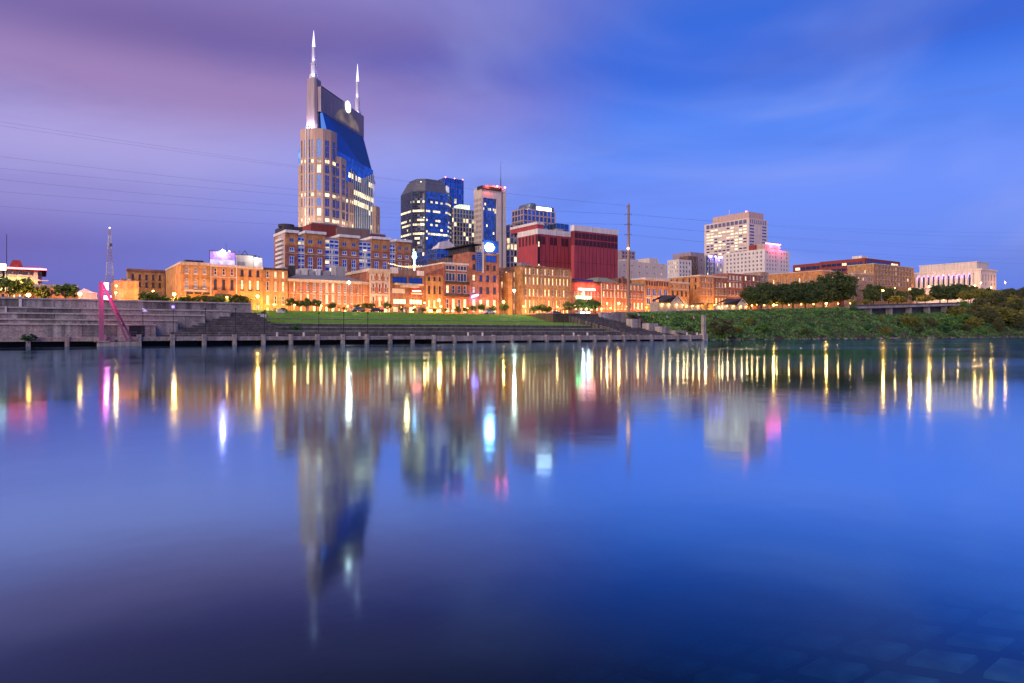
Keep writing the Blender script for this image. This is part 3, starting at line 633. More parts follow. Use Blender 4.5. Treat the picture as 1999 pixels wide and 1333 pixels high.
lamp_light('sign_glow', 700, (1, .2, .08), .3, sg_, (2.4, -1.4, .9), aim=(0, 1, 0))
Hh = block('yellow_brick_house', 'narrow yellow brick house with small arched windows and sloping parapet', 'building', 831, 865, FP + .2, 535.5, 'tan', [(540, 547.5, 3, .36, stD, 1), (558, 572.5, 3, .36, stD, 1), (586, 599, 3, .36, stB), (603, 610, 2, .7, stS)], D=30, cornice=(.35, 'red', .3))
hb = MB(); hb.v += [(0, 0, Hh['H'] + .02), (Hh['W'], 0, Hh['H'] + .02), (Hh['W'], .4, Hh['H'] + 2.6), (Hh['W'], .4, Hh['H'] + .02), (0, .4, Hh['H'] + .02)]; hb.f += [(0, 1, 2), (1, 3, 2), (3, 4, 2), (4, 0, 2)]; hb.m += [0] * 4; hb.build('raked_parapet', M['red'], Hh['root'])
I = block('balcony_house', 'red brick house with two dark balconies and wide upper windows', 'building', 866, 915, FP - .2, 513.5, 'red', [(518, 527.5, 2, .82, style(3, 1, 'trim', .17, True, lit=0)), (533, 549, 2, .82, style(3, 1, 'trim', .17, False, lit=.0)), (557, 572.5, 4, .5, style(1, 2, 'trim', .15, False, lit=.35)), (583.5, 602, 4, .48, style(1, 2, 'trim', .14, True, lit=.8, lm='lity')), (604, 610, 4, .7, stS)], cornice=(.4, 'trim', .3), D=34, pilaster=(1, .5, 'red'))
for y in (551, 575):
    mb = MB(); mb.box(.3, I['W'] - .3, -1.3, -.01, bz(I, y + 3.4), bz(I, y + 2.4)); mb.box(.3, I['W'] - .3, -1.3, -1.22, bz(I, y + 2.4), bz(I, y - 1.2))
    mb.build('balcony', M['darktrim'], I['root'])
Jb = block('corner_building', 'tall brick corner building with blue glass strip, black roof terrace and bright sign', 'building', 916, 974, FP - .6, 493.5, 'red', [(499, 508, 1, .5, style(2, 2, 'darktrim', .12, lit=0, dark='ngl'), 0, dict(m0=.04, m1=.74)), (498, 511, 1, .9, style(4, 1, 'darktrim', .12, False, lit=0, dark='bgl'), 0, dict(m0=.52, m1=.06)), (517, 527, 4, .42, stD, 0, dict(cols=(0, 2, 3))), (537, 549, 4, .42, style(1, 2, 'darktrim', .12, lit=.3, dark='ngl')), (560, 573, 4, .42, style(1, 2, 'darktrim', .12, lit=.3)), (585, 597, 4, .42, stB), (602, 610, 4, .6, stS)], D=46, xfar=884)
gl = MB(); mu = MB(); curtain(gl, mu, (bx(Jb, 929), -.25), (bx(Jb, 940), -.25), bz(Jb, 530), Jb['H'], 3, 9, lambda i, j: 0, .12); gl.build('glass_strip', [M['bgl']], Jb['root'], kind='stuff'); mu.build('mullion_grid', M['metal'], Jb['root'])
extra(Jb, 'white_mullion', 'trim', (bx(Jb, 941), bx(Jb, 943), -.5, -.05, bz(Jb, 533), bz(Jb, 473)))
mb = MB(); z = Jb['H']; mb.box(1.5, bx(Jb, 941), .8, 22, z, z + .3); mb.box(1.0, bx(Jb, 941), .3, 22.5, z + 2.9, z + 3.3)
for i in range(7): mb.box(1.2 + i * .8, 1.32 + i * .8, .5, .62, z + .3, z + 2.9)
for i in range(12): mb.box(1.2, 1.32, .9 + i * 1.9, 1.05 + i * 1.9, z + .3, z + 2.9)
mb.build('roof_terrace', M['black'], Jb['root']); extra(Jb, 'terrace_bar', 'darkroof', (2.5, bx(Jb, 939), 4, 20, z + .3, z + 2.6))
M['signwhite'] = glow('white_sign', (.42, .70, 1), 32.0, base=(.8, .8, .8)); M['cyan'] = glow('cyan_neon', (.3, .65, 1), 2.6); M['signblue'] = weathered('blue_board', (.03, .10, .35))
sg2 = thing('rooftop_sign', 'brilliant white hexagonal sign on blue board above the brick corner building', 'sign', Wd(S(944, FP - .6), FP - .4, ZP(960, 493, FP)), ANG)
hx = 2.9
MB().box(-.2, 7.2, .3, .5, 0, 4.6).build('board', M['signblue'], sg2)
hexp = [(hx + 2.2 * math.cos(math.pi / 3 * i), 1.9 + 1.75 * math.sin(math.pi / 3 * i)) for i in range(6)]
mb = MB(); mb.face([(x, -.05, z) for x, z in hexp]); 
for i in range(6):
    q, r = hexp[i], hexp[(i + 1) % 6]; mb.face([(q[0], -.05, q[1]), (q[0], .28, q[1]), (r[0], .28, r[1]), (r[0], -.05, r[1])])
mb.build('lit_face', M['signwhite'], sg2)
lamp_light('sign_glow', 1500, (.35, .6, 1), .8, sg2, (hx, -2.0, 1.8), aim=(0, 1, 0))
sg3 = thing('neon_sign', 'slanted blue violet neon sign on the tall brick corner building', 'sign', Wd(S(919, FP - 1), FP - 1.4, ZP(919, 582, FP)), ANG)
mb = MB(); mb.v += [(0, 0, 0), (3.2, 0, 1.0), (3.2, 0, 1.55), (.5, 0, 1.05), (0, .25, 0), (3.2, .25, 1.0), (3.2, .25, 1.55), (.5, .25, 1.05)]; mb.f += [(0, 1, 2, 3), (7, 6, 5, 4), (0, 4, 5, 1), (1, 5, 6, 2), (2, 6, 7, 3), (3, 7, 4, 0)]; mb.m += [0] * 6
mb.build('neon_tube', M['neonblue'], sg3); lamp_light('sign_glow', 550, (.3, .2, 1), .3, sg3, (1.6, -.9, .6), aim=(0, 1, 0))
K = block('brown_brick_annex', 'set back brown brick annex with a projecting orange wing', 'building', 974.5, 1018, FP + 5, 523.5, 'brown', [(530, 540, 5, .4, stB), (550, 562, 5, .36, stB), (572, 584, 5, .36, stA), (592, 604, 5, .5, stB)], D=30)
extra(K, 'wing', 'orange', (bx(K, 981), bx(K, 989), -4, -.01, 0, bz(K, 534)))
Lb = block('brick_mill', 'big brown brick mill with four rows of mostly lit windows', 'building', 1018.5, 1115, FP, 521.5, 'tan', [(525.5, 537, 12, .36, style(1, 2, 'trim', .13, True, lit=.5), .5), (542.5, 556, 12, .36, style(1, 2, 'trim', .13, True, lit=.85, lm='lity'), .5), (565, 578.5, 12, .36, style(1, 2, 'trim', .13, True, lit=.5, lm='lity'), .5), (586, 600, 12, .36, style(1, 2, 'trim', .13, True, lit=.35), .5), (604, 612, 12, .45, stS)], D=34, pilaster=(3, .7, 'tan'), cornice=(.3, 'brown', .3), seed=2)
for a, b, h in ((1026, 1036, 1.6), (1038, 1046, 1.0), (1060, 1066, .8), (1070, 1075, .7)): extra(Lb, 'roof_unit', 'grey', (bx(Lb, a), bx(Lb, b), 3, 6, Lb['H'] - .6, Lb['H'] + h))
Mb = block('neon_bar', 'brick bar front bathed in red neon with two bright pink bars', 'building', 1116, 1172.5, FP, 549.5, 'red', [(569, 578, 8, .36, stA, .6), (592, 606, 5, .6, stS)], D=30, cornice=(.4, 'darktrim', .3))
mb = MB(); z = Mb['H']
for i in range(6): mb.box(.4 + i * 2.1, 1.9 + i * 2.1, .6, 12, z + .2, z + .25 + .8 * (1 if i not in (1, 4) else .6))
mb.box(.2, Mb['W'] - .2, .5, 12.2, z + .05, z + .2); mb.build('glazed_roof', M['sgl'], Mb['root'])
sg4 = thing('neon_sign', 'pair of bright pink neon bars on the red glowing bar front', 'sign', Wd(S(1128, FP), FP - .5, ZP(1128, 566, FP)), ANG)
MB().box(0, 4.4, 0, .3, 0, .8).build('neon_tube', M['neonpink'], sg4); MB().box(4.9, 9.4, 0, .3, 0, .8).build('neon_tube', M['neonpink'], sg4); MB().box(2.7, 3.0, 0, .3, -2.3, -.05).build('neon_tube', M['neonpink'], sg4)
lamp_light('sign_glow', 4200, (1, .05, .03), .4, sg4, (2.2, -1.6, 1.4), aim=(0, 1, 0)); lamp_light('sign_glow', 4200, (1, .05, .03), .4, sg4, (7.2, -1.6, 1.4), aim=(0, 1, 0))
M['neongreen'] = glow('green_neon', (.12, 1, .3), 10.0); M['neonwhite'] = glow('white_neon', (1, .93, .75), 3.0)
sg5 = thing('shop_sign', 'green and white lit fascia sign below the pink neon bars', 'sign', Wd(S(1124, FP), FP - .6, ZP(1124, 582.5, FP)), ANG)
MB().box(0, 3.0, 0, .3, 0, 1.0).build('lit_panel', M['neongreen'], sg5); MB().box(3.05, 8.2, 0, .3, -.3, 1.0).build('lit_panel', M['neonwhite'], sg5); lamp_light('sign_glow', 900, (.9, 1, .7), .3, sg5, (4, -1.4, .3), aim=(0, 1, 0))
Nb = block('brick_house', 'dull red brick house under a low grey green roof pavilion', 'building', 1173, 1226, FP, 551.5, 'red', [(555.5, 564.5, 7, .42, style(1, 2, 'trim', .14, True, lit=.1), .6), (569, 580, 7, .42, style(1, 2, 'trim', .14, True, lit=.2, dark='dim'), .6), (590, 603, 7, .42, stA, .6)], D=26, pilaster=(2, .4, 'trim'))
mb = MB(); z = Nb['H']; mb.prism([(-.8, 1), (11.5, 1), (11.5, 14), (-.8, 14)], z + .1, z + 2.4, top=[(2.5, 5), (8, 5), (8, 10), (2.5, 10)]); mb.build('roof_pavilion', M['greenroof'], Nb['root'])
Ob = block('brick_house', 'red brick house with rows of pale arched windows beside the utility pole', 'building', 1226.5, 1258, FP, 554, 'red', [(556.5, 566, 4, .44, style(1, 2, 'trim', .16, True, lit=.1, dark='dim'), .8), (572, 583, 4, .44, style(1, 2, 'trim', .16, True, lit=.2), .8), (590.5, 603, 4, .44, style(1, 2, 'trim', .14, True, lit=.8), .3)], D=26, cornice=(.5, 'greyroof', .4), pilaster=(1, .3, 'trim'))
extra(Ob, 'penthouse', 'darkbrick', (2, 9, 8, 18, Ob['H'] - .5, Ob['H'] + 3.0)); extra(Ob, 'chimney', 'red', (.4, 1.6, 4, 5, Ob['H'] - .5, Ob['H'] + 3.4))
Pb = block('arcaded_house', 'orange brick house with dark arcade of top floor windows and downpipes', 'building', 1258.5, 1307, FP - .4, 543.5, 'orange', [(549.5, 558, 9, .55, style(1, 1, 'darktrim', .1, False, lit=0), 1), (563.5, 577.5, 4, .6, style(2, 1, 'trimw', .14, True, lit=0, dark='sgl'), .7), (582.5, 594.5, 4, .6, style(2, 1, 'trimw', .14, True, lit=.1, dark='sgl'))], D=26, cornice=(.7, 'trim', .5), courses=((581, .3, 'trim'),), pilaster=(1, .5, 'orange'))
Qb = block('yellow_house', 'low yellow brick house with cream string course beside dark brick side wall', 'building', 1308, 1345, FP - .2, 550.5, 'tan', [(556, 562, 4, .3, style(1, 1, 'trim', .1, False, lit=0), 0), (568, 577.5, 4, .4, style(1, 2, 'darktrim', .12, True, lit=.1)), (585, 592, 4, .4, stA)], D=26, cornice=(.4, 'trim', .3), courses=((564, .35, 'cream'),))
sR = style(1, 2, 'trim', .13, True, lit=.12)
Rb = block('brick_warehouse', 'deep dark sided brick warehouse with narrow orange front', 'building', 1367, 1394, FP - .4, 537.5, 'orange', [(543, 550, 4, .4, sR, .5), (553, 562, 4, .4, sR, .5), (566, 577, 4, .4, sR, .5), (583, 592, 4, .4, sR, .5)], xfar=1302, side=[(542, 550, 5, .25, stD), (556, 564, 5, .25, stD)], cornice=(.4, 'trim', .3))
Sb = block('brick_house', 'narrow brown brick house with four lit ground floor windows', 'building', 1394.5, 1420, FP, 540, 'brown', [(552, 561, 4, .45, style(1, 2, 'trim', .13, True, lit=.5)), (566, 576, 4, .45, sR), (582, 595, 4, .5, style(1, 2, 'trim', .14, True, lit=1, lm='lity'))], D=30, cornice=(.4, 'trim', .3))
Tb = block('brick_house', 'red brick house with rows of four pale windows over cream lintel bands', 'building', 1420.5, 1450, FP - .3, 534, 'red', [(538, 546, 4, .55, style(1, 2, 'trim', .15, True, lit=.1, dark='dim')), (552, 561, 4, .55, style(1, 2, 'trim', .15, True, lit=.1, dark='dim')), (567, 576, 4, .5, sR)], D=30, courses=((549, .3, 'cream'), (578, .3, 'cream')))
Ub = block('brick_house', 'dull red brick house half hidden behind the dark riverside trees', 'building', 1450.5, 1484, FP, 535, 'red', [(540, 548, 4, .4, sR), (553, 561, 4, .4, sR), (568, 577, 4, .4, sR)], D=30, cornice=(.3, 'trim', .2))
Ub2 = block('cream_fronted_house', 'pale rendered house with small dark windows behind dark trees', 'building', 1484.5, 1500, FP, 531, 'pale', [(538, 544, 2, .5, sR), (551, 557, 2, .5, sR)], D=26)
Vb = block('orange_warehouse', 'long orange brick warehouse whose flank climbs above the dark trees', 'building', 1606, 1640, 232, 527, 'orange', [(533, 540, 4, .4, sR), (546, 554, 4, .4, sR)], xfar=1494, ref=1607, side=[(539, 548, 12, .28, stA)], cornice=(.35, 'cream', .3))

# facade washes: fixtures at the kerb that light the fronts, as seen in the photograph
def wash(px, p, power, tilt=.75, color=(1, .43, .075), off=5.5, zlift=.0):
    s = S(px, p); z = ground_z(s) + .12 + zlift
    r = thing('wall_washer', 'small kerbside floodlight washing the brick fronts in amber', 'floodlight', Wd(s, p - off, z), ANG, 'floodlights along the street front')
    MB().box(-.2, .2, -.15, .15, 0, .25).build('housing', M['black'], r); MB().box(-.16, .16, .1505, .16, .06, .22).build('lens', M['bulbs'], r)
    o = lamp_light('flood', power, color, .35, r, (0, .45, .35), spot=R(150), blend=.8); d = Vector((0, 1, tilt)).normalized(); o.rotation_euler = d.to_track_quat('-Z', 'Y').to_euler()
for px, pw in ((378, 5200), (412, 4200), (448, 4600), (485, 5600), (520, 5600), (552, 4200), (590, 3400), (630, 3400), (668, 3600), (706, 4200), (740, 3600), (775, 2400), (815, 3400), (848, 5600), (882, 3000), (905, 3000), (938, 2400), (965, 2600), (990, 4200), (1030, 4200), (1062, 4200), (1095, 4000), (1180, 5400), (1210, 6200), (1242, 4000), (1268, 5600), (1296, 5600), (1326, 7200), (1380, 7200), (1407, 3600), (1436, 3600), (1468, 3000)):
    wash(px, FP, pw * (.72 if px < 560 else .9))
wash(1560, 232, 5200, 1.3, off=14); wash(1610, 232, 5200, 1.3, off=14); wash(1530, 232, 5200, 1.3, off=14)
# ================================================================== towers and blocks behind the street front
def plane_at(px, Zd): return Zd * (CA - SA * U(px))                 # p of a point seen at px, Zd metres ahead
def ZD(py, Zd): return CAMZ + (HY - py) / F_PX * Zd
def gprism(root, poly, z0, z1, nxm, nz, pick, gmats, mullm='metal', bar=.25, proud=.15, name='glazing', **k):
    gl, mu = MB(), MB(); n = len(poly)
    for i in range(n):
        a, b = poly[i], poly[(i + 1) % n]; Wl = math.hypot(b[0] - a[0], b[1] - a[1])
        curtain(gl, mu, a, b, z0, z1, max(1, round(Wl / nxm)), nz, lambda q, r, i=i: pick(i, q, r), bar, proud, **k)
    gl.build(name, [M[m] for m in gmats], root, kind='stuff'); mu.build('mullion_grid', M[mullm], root)
def rect(x0, x1, y0, y1): return [(x0, y0), (x1, y0), (x1, y1), (x0, y1)]
def litpick(rows, base=.05, rowp=.75, lit=1, dark=0, seed=1, alt=None):
    rng = random.Random(seed); mem = {}
    def f(i, q, r):
        if (i, r) not in mem: mem[(i, r)] = rng.uniform(.7, 1.2)
        pr = rows.get(r, base) * (mem[(i, r)] if r in rows else 1)
        if rng.random() < pr: return lit
        return alt if alt is not None and rng.random() < .3 else dark
    return f

# ---- hotel with alternating brick and glass bays
HP = 252.0; s0 = S(556, HP); zg = 9.0; Hz = ZP(640, 463, HP) - zg; Dh = far_p(s0, 541.5) - HP
hotel = thing('brick_hotel', 'large red brick hotel with blue glass bays and tan top floors', 'hotel', Wd(s0, HP, zg), ANG); rngh = random.Random(4)
bays = [(556, 581, 1), (581, 594, 0), (594, 634, 2), (634, 661, 0), (661, 700, 2), (700, 724, 0), (724, 760, 2), (760, 771, 0), (771, 801, 1.5)]
zf = lambda y: ZP(640, y, HP) - zg
stH = style(2, 2, 'trimw', .2, True, lit=.05, lm='litw', dark='cgl'); stT = style(2, 1, 'trimw', .18, True, lit=.12, lm='litw', dark='cgl')
for k, (xa, xb, nb_) in enumerate(bays):
    a, b = S(xa, HP) - s0, S(xb, HP) - s0; Wb = b - a
    if nb_:
        n = 2 if nb_ >= 1.5 else 1; zt = Hz + (.9 if k % 4 == 0 else 1.2)
        for part, z0, z1, wm, rows in (('brick_bay', 0, zf(484), 'red', [(488, 495, stT), (504, 520, stH), (521.5, 527, stT), (533, 545, stH), (552, 563, stH), (570, 582, stH)]), ('tan_bay', zf(484) + .002, zt, 'orange', [(470.5, 478.5, style(2, 1, 'mauve', .2, False, lit=0, dark='ngl'))])):
            mb = MB(); ops = []
            for yt, yb, sty in rows:
                z_0, z_1 = zf(yb), zf(yt)
                ops += row(Wb, z_0, z_1, n, .42 if n == 1 else .5, sty)
            o0 = -.6; facade(mb, (a, o0), (b, o0), z0, z1, ops); 
            for xx, sgn in ((a, 1), (b, -1)): mb.box(min(xx, xx + .02 * sgn), max(xx, xx + .02 * sgn), o0 + .001, 14, z0, z1)
            mb.face([(a, o0, z1), (b, o0, z1), (b, 14, z1), (a, 14, z1)])
            mb.build(part, M[wm], hotel); put_windows(hotel, (a, o0), (1, 0), ops, rngh)
        MB().box(a - .2, b + .2, o0 - .7, 14.2, zt - .5, zt + .5).build('cornice', M['trimw'], hotel)
        MB().box(a - .01, b + .01, o0 - .2, o0 - .003, zf(499.8), zf(498.6)).build('string_course', M['cream'], hotel)
    else:
        gl, mu = MB(), MB(); curtain(gl, mu, (a, 0), (b, 0), 0, Hz - 1.0, max(2, round(Wb / 1.6)), 22, lambda i, j: 1 if rngh.random() < .07 else 0, .2, .16)
        gl.build('glass_bay', [M['cgl'], M['litw']], hotel, kind='stuff'); mu.build('mullion_grid', M['trimw'], hotel)
        for y in (475, 486, 498, 507.5, 519, 530, 541, 552): MB().box(a, b, -.32, -.14, zf(y) - .28, zf(y) + .28).build('spandrel', M['trimw'], hotel)
        if Wb > 4.5: MB().box((a + b) / 2 - .35, (a + b) / 2 + .35, -.4, -.13, 0, zf(486)).build('white_pier', M['trimw'], hotel)
        MB().box(a, b, -.1, 14, Hz - 1.0, Hz).build('roof_edge', M['mauve'], hotel)
Wtot = S(801, HP) - s0; MB().box(.02, Wtot - .02, 13.9, Dh, 0, Hz - .5).build('rear_mass', M['brown'], hotel)
mb = MB(); facade(mb, (-.01, Dh), (-.01, 0), 0, Hz + .5, []); mb.build('side_wall', M['pinkstone'], hotel)
for j in range(9): MB().box(-.9, -.02, 1.2, Dh - .5, zf(472 + 8.6 * j) - .4, zf(472 + 8.6 * j) + .4).build('balcony', M['trimw'], hotel)
MB().box(2, 9, 8, 20, Hz, Hz + 4.2).tube((4, 12, Hz + 4.2), (4, 12, Hz + 5.2), 3.0, n=14).build('roof_plant', M['darkroof'], hotel)
# ---- plant blocks behind the hotel
for nm, lb, xa, xb, yt, mm, pz in (('plant_block', 'maroon windowless block behind the brick hotel roof', 607, 659, 438, 'redbrown', 292), ('plant_block', 'flat taupe windowless block behind the brick hotel roof', 658.5, 722, 446.5, 'taupe', 290), ('plant_block', 'low dark red windowless block at the end of the hotel roof', 722.5, 753, 458.5, 'redbrown', 294)):
    B_ = block(nm, lb, 'building', xa, xb, pz, yt, mm, [], D=30); extra(B_, 'roof_rail', 'metal', (.2, B_['W'] - .2, .1, .2, B_['H'] + .02, B_['H'] + .5))

# ---- the twin spired tower, turned against the street grid
TA = math.atan2(.97, .23); T0 = Vector((U(640) * 420, 420, 9.0)); TL, TW = 69.0, 20.0
tw_ = thing('twin_spire_tower', 'blue glass skyscraper with pink granite turrets and two lit spires', 'skyscraper', T0, TA); zz = lambda y, Zd=420: ZD(y, Zd) - 9.0
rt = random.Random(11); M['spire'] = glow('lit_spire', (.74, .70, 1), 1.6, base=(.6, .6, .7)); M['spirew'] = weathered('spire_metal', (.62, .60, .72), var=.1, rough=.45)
body_top = zz(262)
gl, mu = MB(), MB()
def pk(i, j):
    litrows = {2: .5, 3: .85, 4: .9, 6: .4, 9: .25, 14: .3, 17: .15, 20: .15, 24: .95, 26: .95, 29: .3}
    return 1 if rt.random() < litrows.get(j, .012) else 0
NZ = 33
curtain(gl, mu, (4, 0), (TL - 4, 0), 0, body_top - 7, 26, NZ, pk, .10, .05, hbar=False, vbar=False, tilt=.006, rng=rt)
curtain(gl, mu, (TL - 4, 0), (TL, 6), 0, body_top - 9, 3, NZ, pk, .1, .05, hbar=False, vbar=False, rng=rt); curtain(gl, mu, (TL, 6), (TL, TW), 0, body_top - 9, 6, NZ, pk, .1, .05, hbar=False, vbar=False, rng=rt)
curtain(gl, mu, (TL, TW), (0, TW), 0, body_top - 9, 26, NZ, pk, .1, .05, hbar=False, vbar=False, rng=rt); curtain(gl, mu, (0, TW), (4, 0), 0, body_top - 7, 6, NZ, pk, .1, .05, hbar=False, vbar=False, rng=rt)
gl.build('glazing', [M['bgl'], M['litw']], tw_, kind='stuff')
for i in range(13):                                       # white fins over the lower far half of the long face
    x = 31 + i * 2.9; MB().box(x - .16, x + .16, -.45, -.02, 0, body_top - 14 - (4 - abs(i - 4)) * 1.2).build('fin', M['trimw'], tw_)
# sloped glass shoulders up to the crown slab
zt0, zt1 = body_top - 7, zz(196)
lo = [(4, 0), (TL, 0), (TL, TW), (2, TW)]; hi = [(2.5, 6), (60, 6), (60, 14), (2.5, 14)]
mb = MB(); P = lambda q, z: (q[0], q[1], z)
zA, zB = zt0, zz(205); zC = ZD(262, 480) - 9
mb.face([P(lo[0], zA), P(lo[1], body_top - 16), P(hi[0], zB)], 0); mb.face([P(lo[1], body_top - 16), P(hi[1], zB), P(hi[0], zB)], 1)
mb.face([P(lo[1], body_top - 16), P(lo[2], body_top - 16), P(hi[2], zB), P(hi[1], zB)], 1); mb.face([P(lo[2], body_top - 16), P(lo[3], zA), P(hi[3], zB), P(hi[2], zB)], 0); mb.face([P(lo[3], zA), P(lo[0], zA), P(hi[0], zB), P(hi[3], zB)], 0)
M['louvre'] = glass('louvred_slope', (.05, .12, .30), rough=.3, metallic=.6)
mb.build('sloped_glazing', [M['slopegl'], M['louvre']], tw_)
lo1, hi1, hi0 = Vector(P(lo[1], body_top - 16)), Vector(P(hi[1], zB)), Vector(P(hi[0], zB))
mb = MB()
for i in range(1, 22):
    t = i / 22; a, b = lo1.lerp(hi1, t), lo1.lerp(hi0, t); mb.tube(a + Vector((0, -.1, 0)), b + Vector((0, -.1, 0)), .1, n=4, caps=False)
mb.build('louvre_bars', M['slate'], tw_)
# crown slab with arch and round sign
zcr = zz(166); mb = MB(); facade(mb, (1.0, 5.2), (61, 5.2), zB - 3, zcr, []); mb.box(1.0, 61, 5.21, 14.8, zB - 3, zcr); mb.build('crown_slab', M['slate' if False else 'mauve'], tw_)
MB().box(3, 40, 5.6, 14, zcr, zcr + 1.0).build('crown_rail', M['black'], tw_)
k = 14; arc = [(36 + 17 * math.cos(math.pi * i / k), zB - 1.2 + 9 * math.sin(math.pi * i / k)) for i in range(k + 1)]
mb = MB(); mb.face([(x, 5.1, z) for x, z in reversed(arc)]); mb.build('crown_arch', glow('amber_arch', (.6, .38, .16), .22, .7, base=(.12, .09, .07), scale=.12), tw_)
k = 20; disc = [(36.5 + 3.5 * math.cos(2 * math.pi * i / k), zB + 11 + 3.8 * math.sin(2 * math.pi * i / k)) for i in range(k)]
mb = MB(); mb.face([(x, 4.7, z) for x, z in disc])
for i in range(k):
    q, r = disc[i], disc[(i + 1) % k]; mb.face([(q[0], 4.7, q[1]), (q[0], 5.15, q[1]), (r[0], 5.15, r[1]), (r[0], 4.7, r[1])])
mb.build('round_sign', glow('round_sign', (1, 1, .85), 4.5), tw_)
# fins and spires at both ends
def spire(x0, x1, y0, y1, zb, ze, top, Zd):
    fin = MB(); fin.prism([(x0, y0 + 1.2), (x0 + 1.6, y0), (x1, y0), (x1, y1), (x0 + 1.6, y1), (x0, y1 - 1.2)], zb, ze, top=[(x0 + .6, y0 + 1.6), (x0 + 1.8, y0 + .8), (x1 - .8, y0 + .8), (x1 - .8, y1 - .8), (x0 + 1.8, y1 - .8), (x0 + .6, y1 - 1.6)]); fin.build('end_fin', M['mauve'], tw_)
    cx_, cy_ = (x0 + x1) / 2, (y0 + y1) / 2; h = top - ze
    st_ = MB().tube((cx_, cy_, ze), (cx_, cy_, ze + h * .10), 3.0, 2.5, 8).tube((cx_, cy_, ze + h * .10), (cx_, cy_, ze + h * .30), 1.9, 1.7, 8).tube((cx_, cy_, ze + h * .30), (cx_, cy_, ze + h * .33), 2.1, 1.6, 8).build('spire_base', M['spirew'], tw_)
    MB().tube((cx_, cy_, ze + h * .33), (cx_, cy_, ze + h * .66), 1.25, 1.05, 8).build('spire_shaft', M['spirew'], tw_)
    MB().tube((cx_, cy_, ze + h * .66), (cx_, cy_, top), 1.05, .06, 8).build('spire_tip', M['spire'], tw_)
    for dz, rr, pw in ((.5, 4.0, 1500), (h * .34, 2.6, 900)):
        for a in (200, 320): lamp_light('spire_flood', pw, (.72, .66, 1), .3, tw_, (cx_ + rr * math.cos(R(a)), cy_ + rr * math.sin(R(a)), ze + dz + .5), spot=R(95), aim=(-math.cos(R(a)), -math.sin(R(a)), 1.6))
spire(-1.5, 6.5, 7, 15, zz(262), zz(150), zz(52), 424); spire(58, 64, 7, 13, zB - 4, zz(150) - 5, ZD(128, 485) - 9, 485)
for y in (9, 12.5): lamp_light('fin_flood', 5200, (.75, .68, 1), .4, tw_, (-4.5, y, zz(251)), spot=R(120), aim=(1, 0, 1.5))
for x, y, ax, ay in ((-16, 4, 1, 0), (-16, 13, 1, 0), (12, -16, 0, 1), (26, -16, 0, 1), (46, -15, 0, 1)): lamp_light('tower_fill', 42000, (1, .78, .48), .6, tw_, (x, y, 36), spot=R(110), aim=(ax, ay, 1.9))  # unseen lights added in mid-air to brighten the tower, no fixtures
# stone turrets: polygon drums with tall window bays
def turret(poly, z0, z1, faces, seed):
    r = random.Random(seed); mb = MB(); n = len(poly); plc = []
    for i in range(n):
        a, b = poly[i], poly[(i + 1) % n]; Wl = math.hypot(b[0] - a[0], b[1] - a[1]); ops = []
        if i in faces:
            z = z0 + 2; nc = faces[i]; j = 0
            while z < z1 - 5:
                hgt = (11, 5, 5.2, 10, 5.2)[j % 5]; hgt = min(hgt, z1 - 4 - z)
                if hgt > 2:
                    band = style(2, max(1, round(hgt / 3.6)), 'granite', .2, False, lit=.10, lm='litw', dark='ngl'); ops += row(Wl, z, z + hgt, nc, .62, band, 0, m0=.06)
                z += hgt + .9
                if j % 2 == 1 and z + 3 < z1 - 4:
                    ops += row(Wl, z, z + 2.3, nc, .66, style(2, 1, 'granite', .15, False, lit=.92, lm='litw', dark='ngl'), 0, m0=.06); z += 3.4
                j += 1
        d, _ = facade(mb, a, b, z0, z1, ops, rec=.4); plc.append((a, d, ops))
    mb.face([(x, y, z1) for x, y in poly]); mb.build('turret', M['granite'], tw_)
    for a, d, ops in plc: put_windows(tw_, a, d, ops, r)
turret([(-5, 6), (-3, 1.5), (1.5, -1.5), (8, -2), (8, 18), (1.5, 18), (-3, 17), (-5, 14)], 0, zz(253), {7: 3, 0: 1, 1: 1, 2: 1, 6: 1, 5: 1}, 1)
turret([(6, -1), (9, -4.2), (16, -4.2), (19, -1.5), (19, 6), (6, 6)], 0, zz(300), {0: 1, 1: 1, 2: 1, 5: 1}, 2)
turret([(17, -1), (20, -4.6), (26, -4.6), (29, -1.8), (29, 6), (17, 6)], 0, zz(342), {0: 1, 1: 2, 2: 1}, 3)
turret([(-2, 17), (1, 15), (8, 15), (8, 20), (0, 20), (-2, 19)], 0, zz(320), {0: 1, 1: 1, 5: 2}, 4)
turret([(64, -2.5), (71, -2.5), (73, 1), (73, 12), (64, 12)], 0, zz(365), {0: 2, 1: 1}, 5)
for y in (10.2, 11.8): MB().box(-5.6, -5.05, y - .25, y + .25, 0, zz(248)).build('white_rib', M['trimw'], tw_)

# ---- rounded dark glass tower
Zt = 520; px0 = 832; pt = plane_at(px0, Zt); s_ = S(px0, pt); gt = thing('octagonal_glass_tower', 'dark blue octagonal glass office tower with a sloped slate crown', 'skyscraper', Wd(s_, pt, 9), ANG)
r_ = 16.6; c_ = 7.2; octo = [(-r_ + c_, -r_), (r_ - c_, -r_), (r_, -r_ + c_), (r_, r_ - c_), (r_ - c_, r_), (-r_ + c_, r_), (-r_, r_ - c_), (-r_, -r_ + c_)]
ztop = ZD(383, Zt) - 9; rows = {9: .4, 13: .7, 17: .8, 21: .4, 27: .98, 29: .3, 33: .25, 35: .2, 37: .2, 39: .8, 41: .25, 43: .98, 45: .5, 49: .9, 53: .5}
gprism(gt, octo, 0, ztop, 2.2, 58, (lambda i, q, r, f=litpick(rows, .012, seed=3, alt=2): (lambda v: v if v == 1 else (3 if i in (6, 7, 5) else v))(f(i, q, r))), ['bgl', 'litw', 'ngl', 'dgl'], 'slate', .16, .1)  # left-facing facets get darker panes, their shade put into the glass
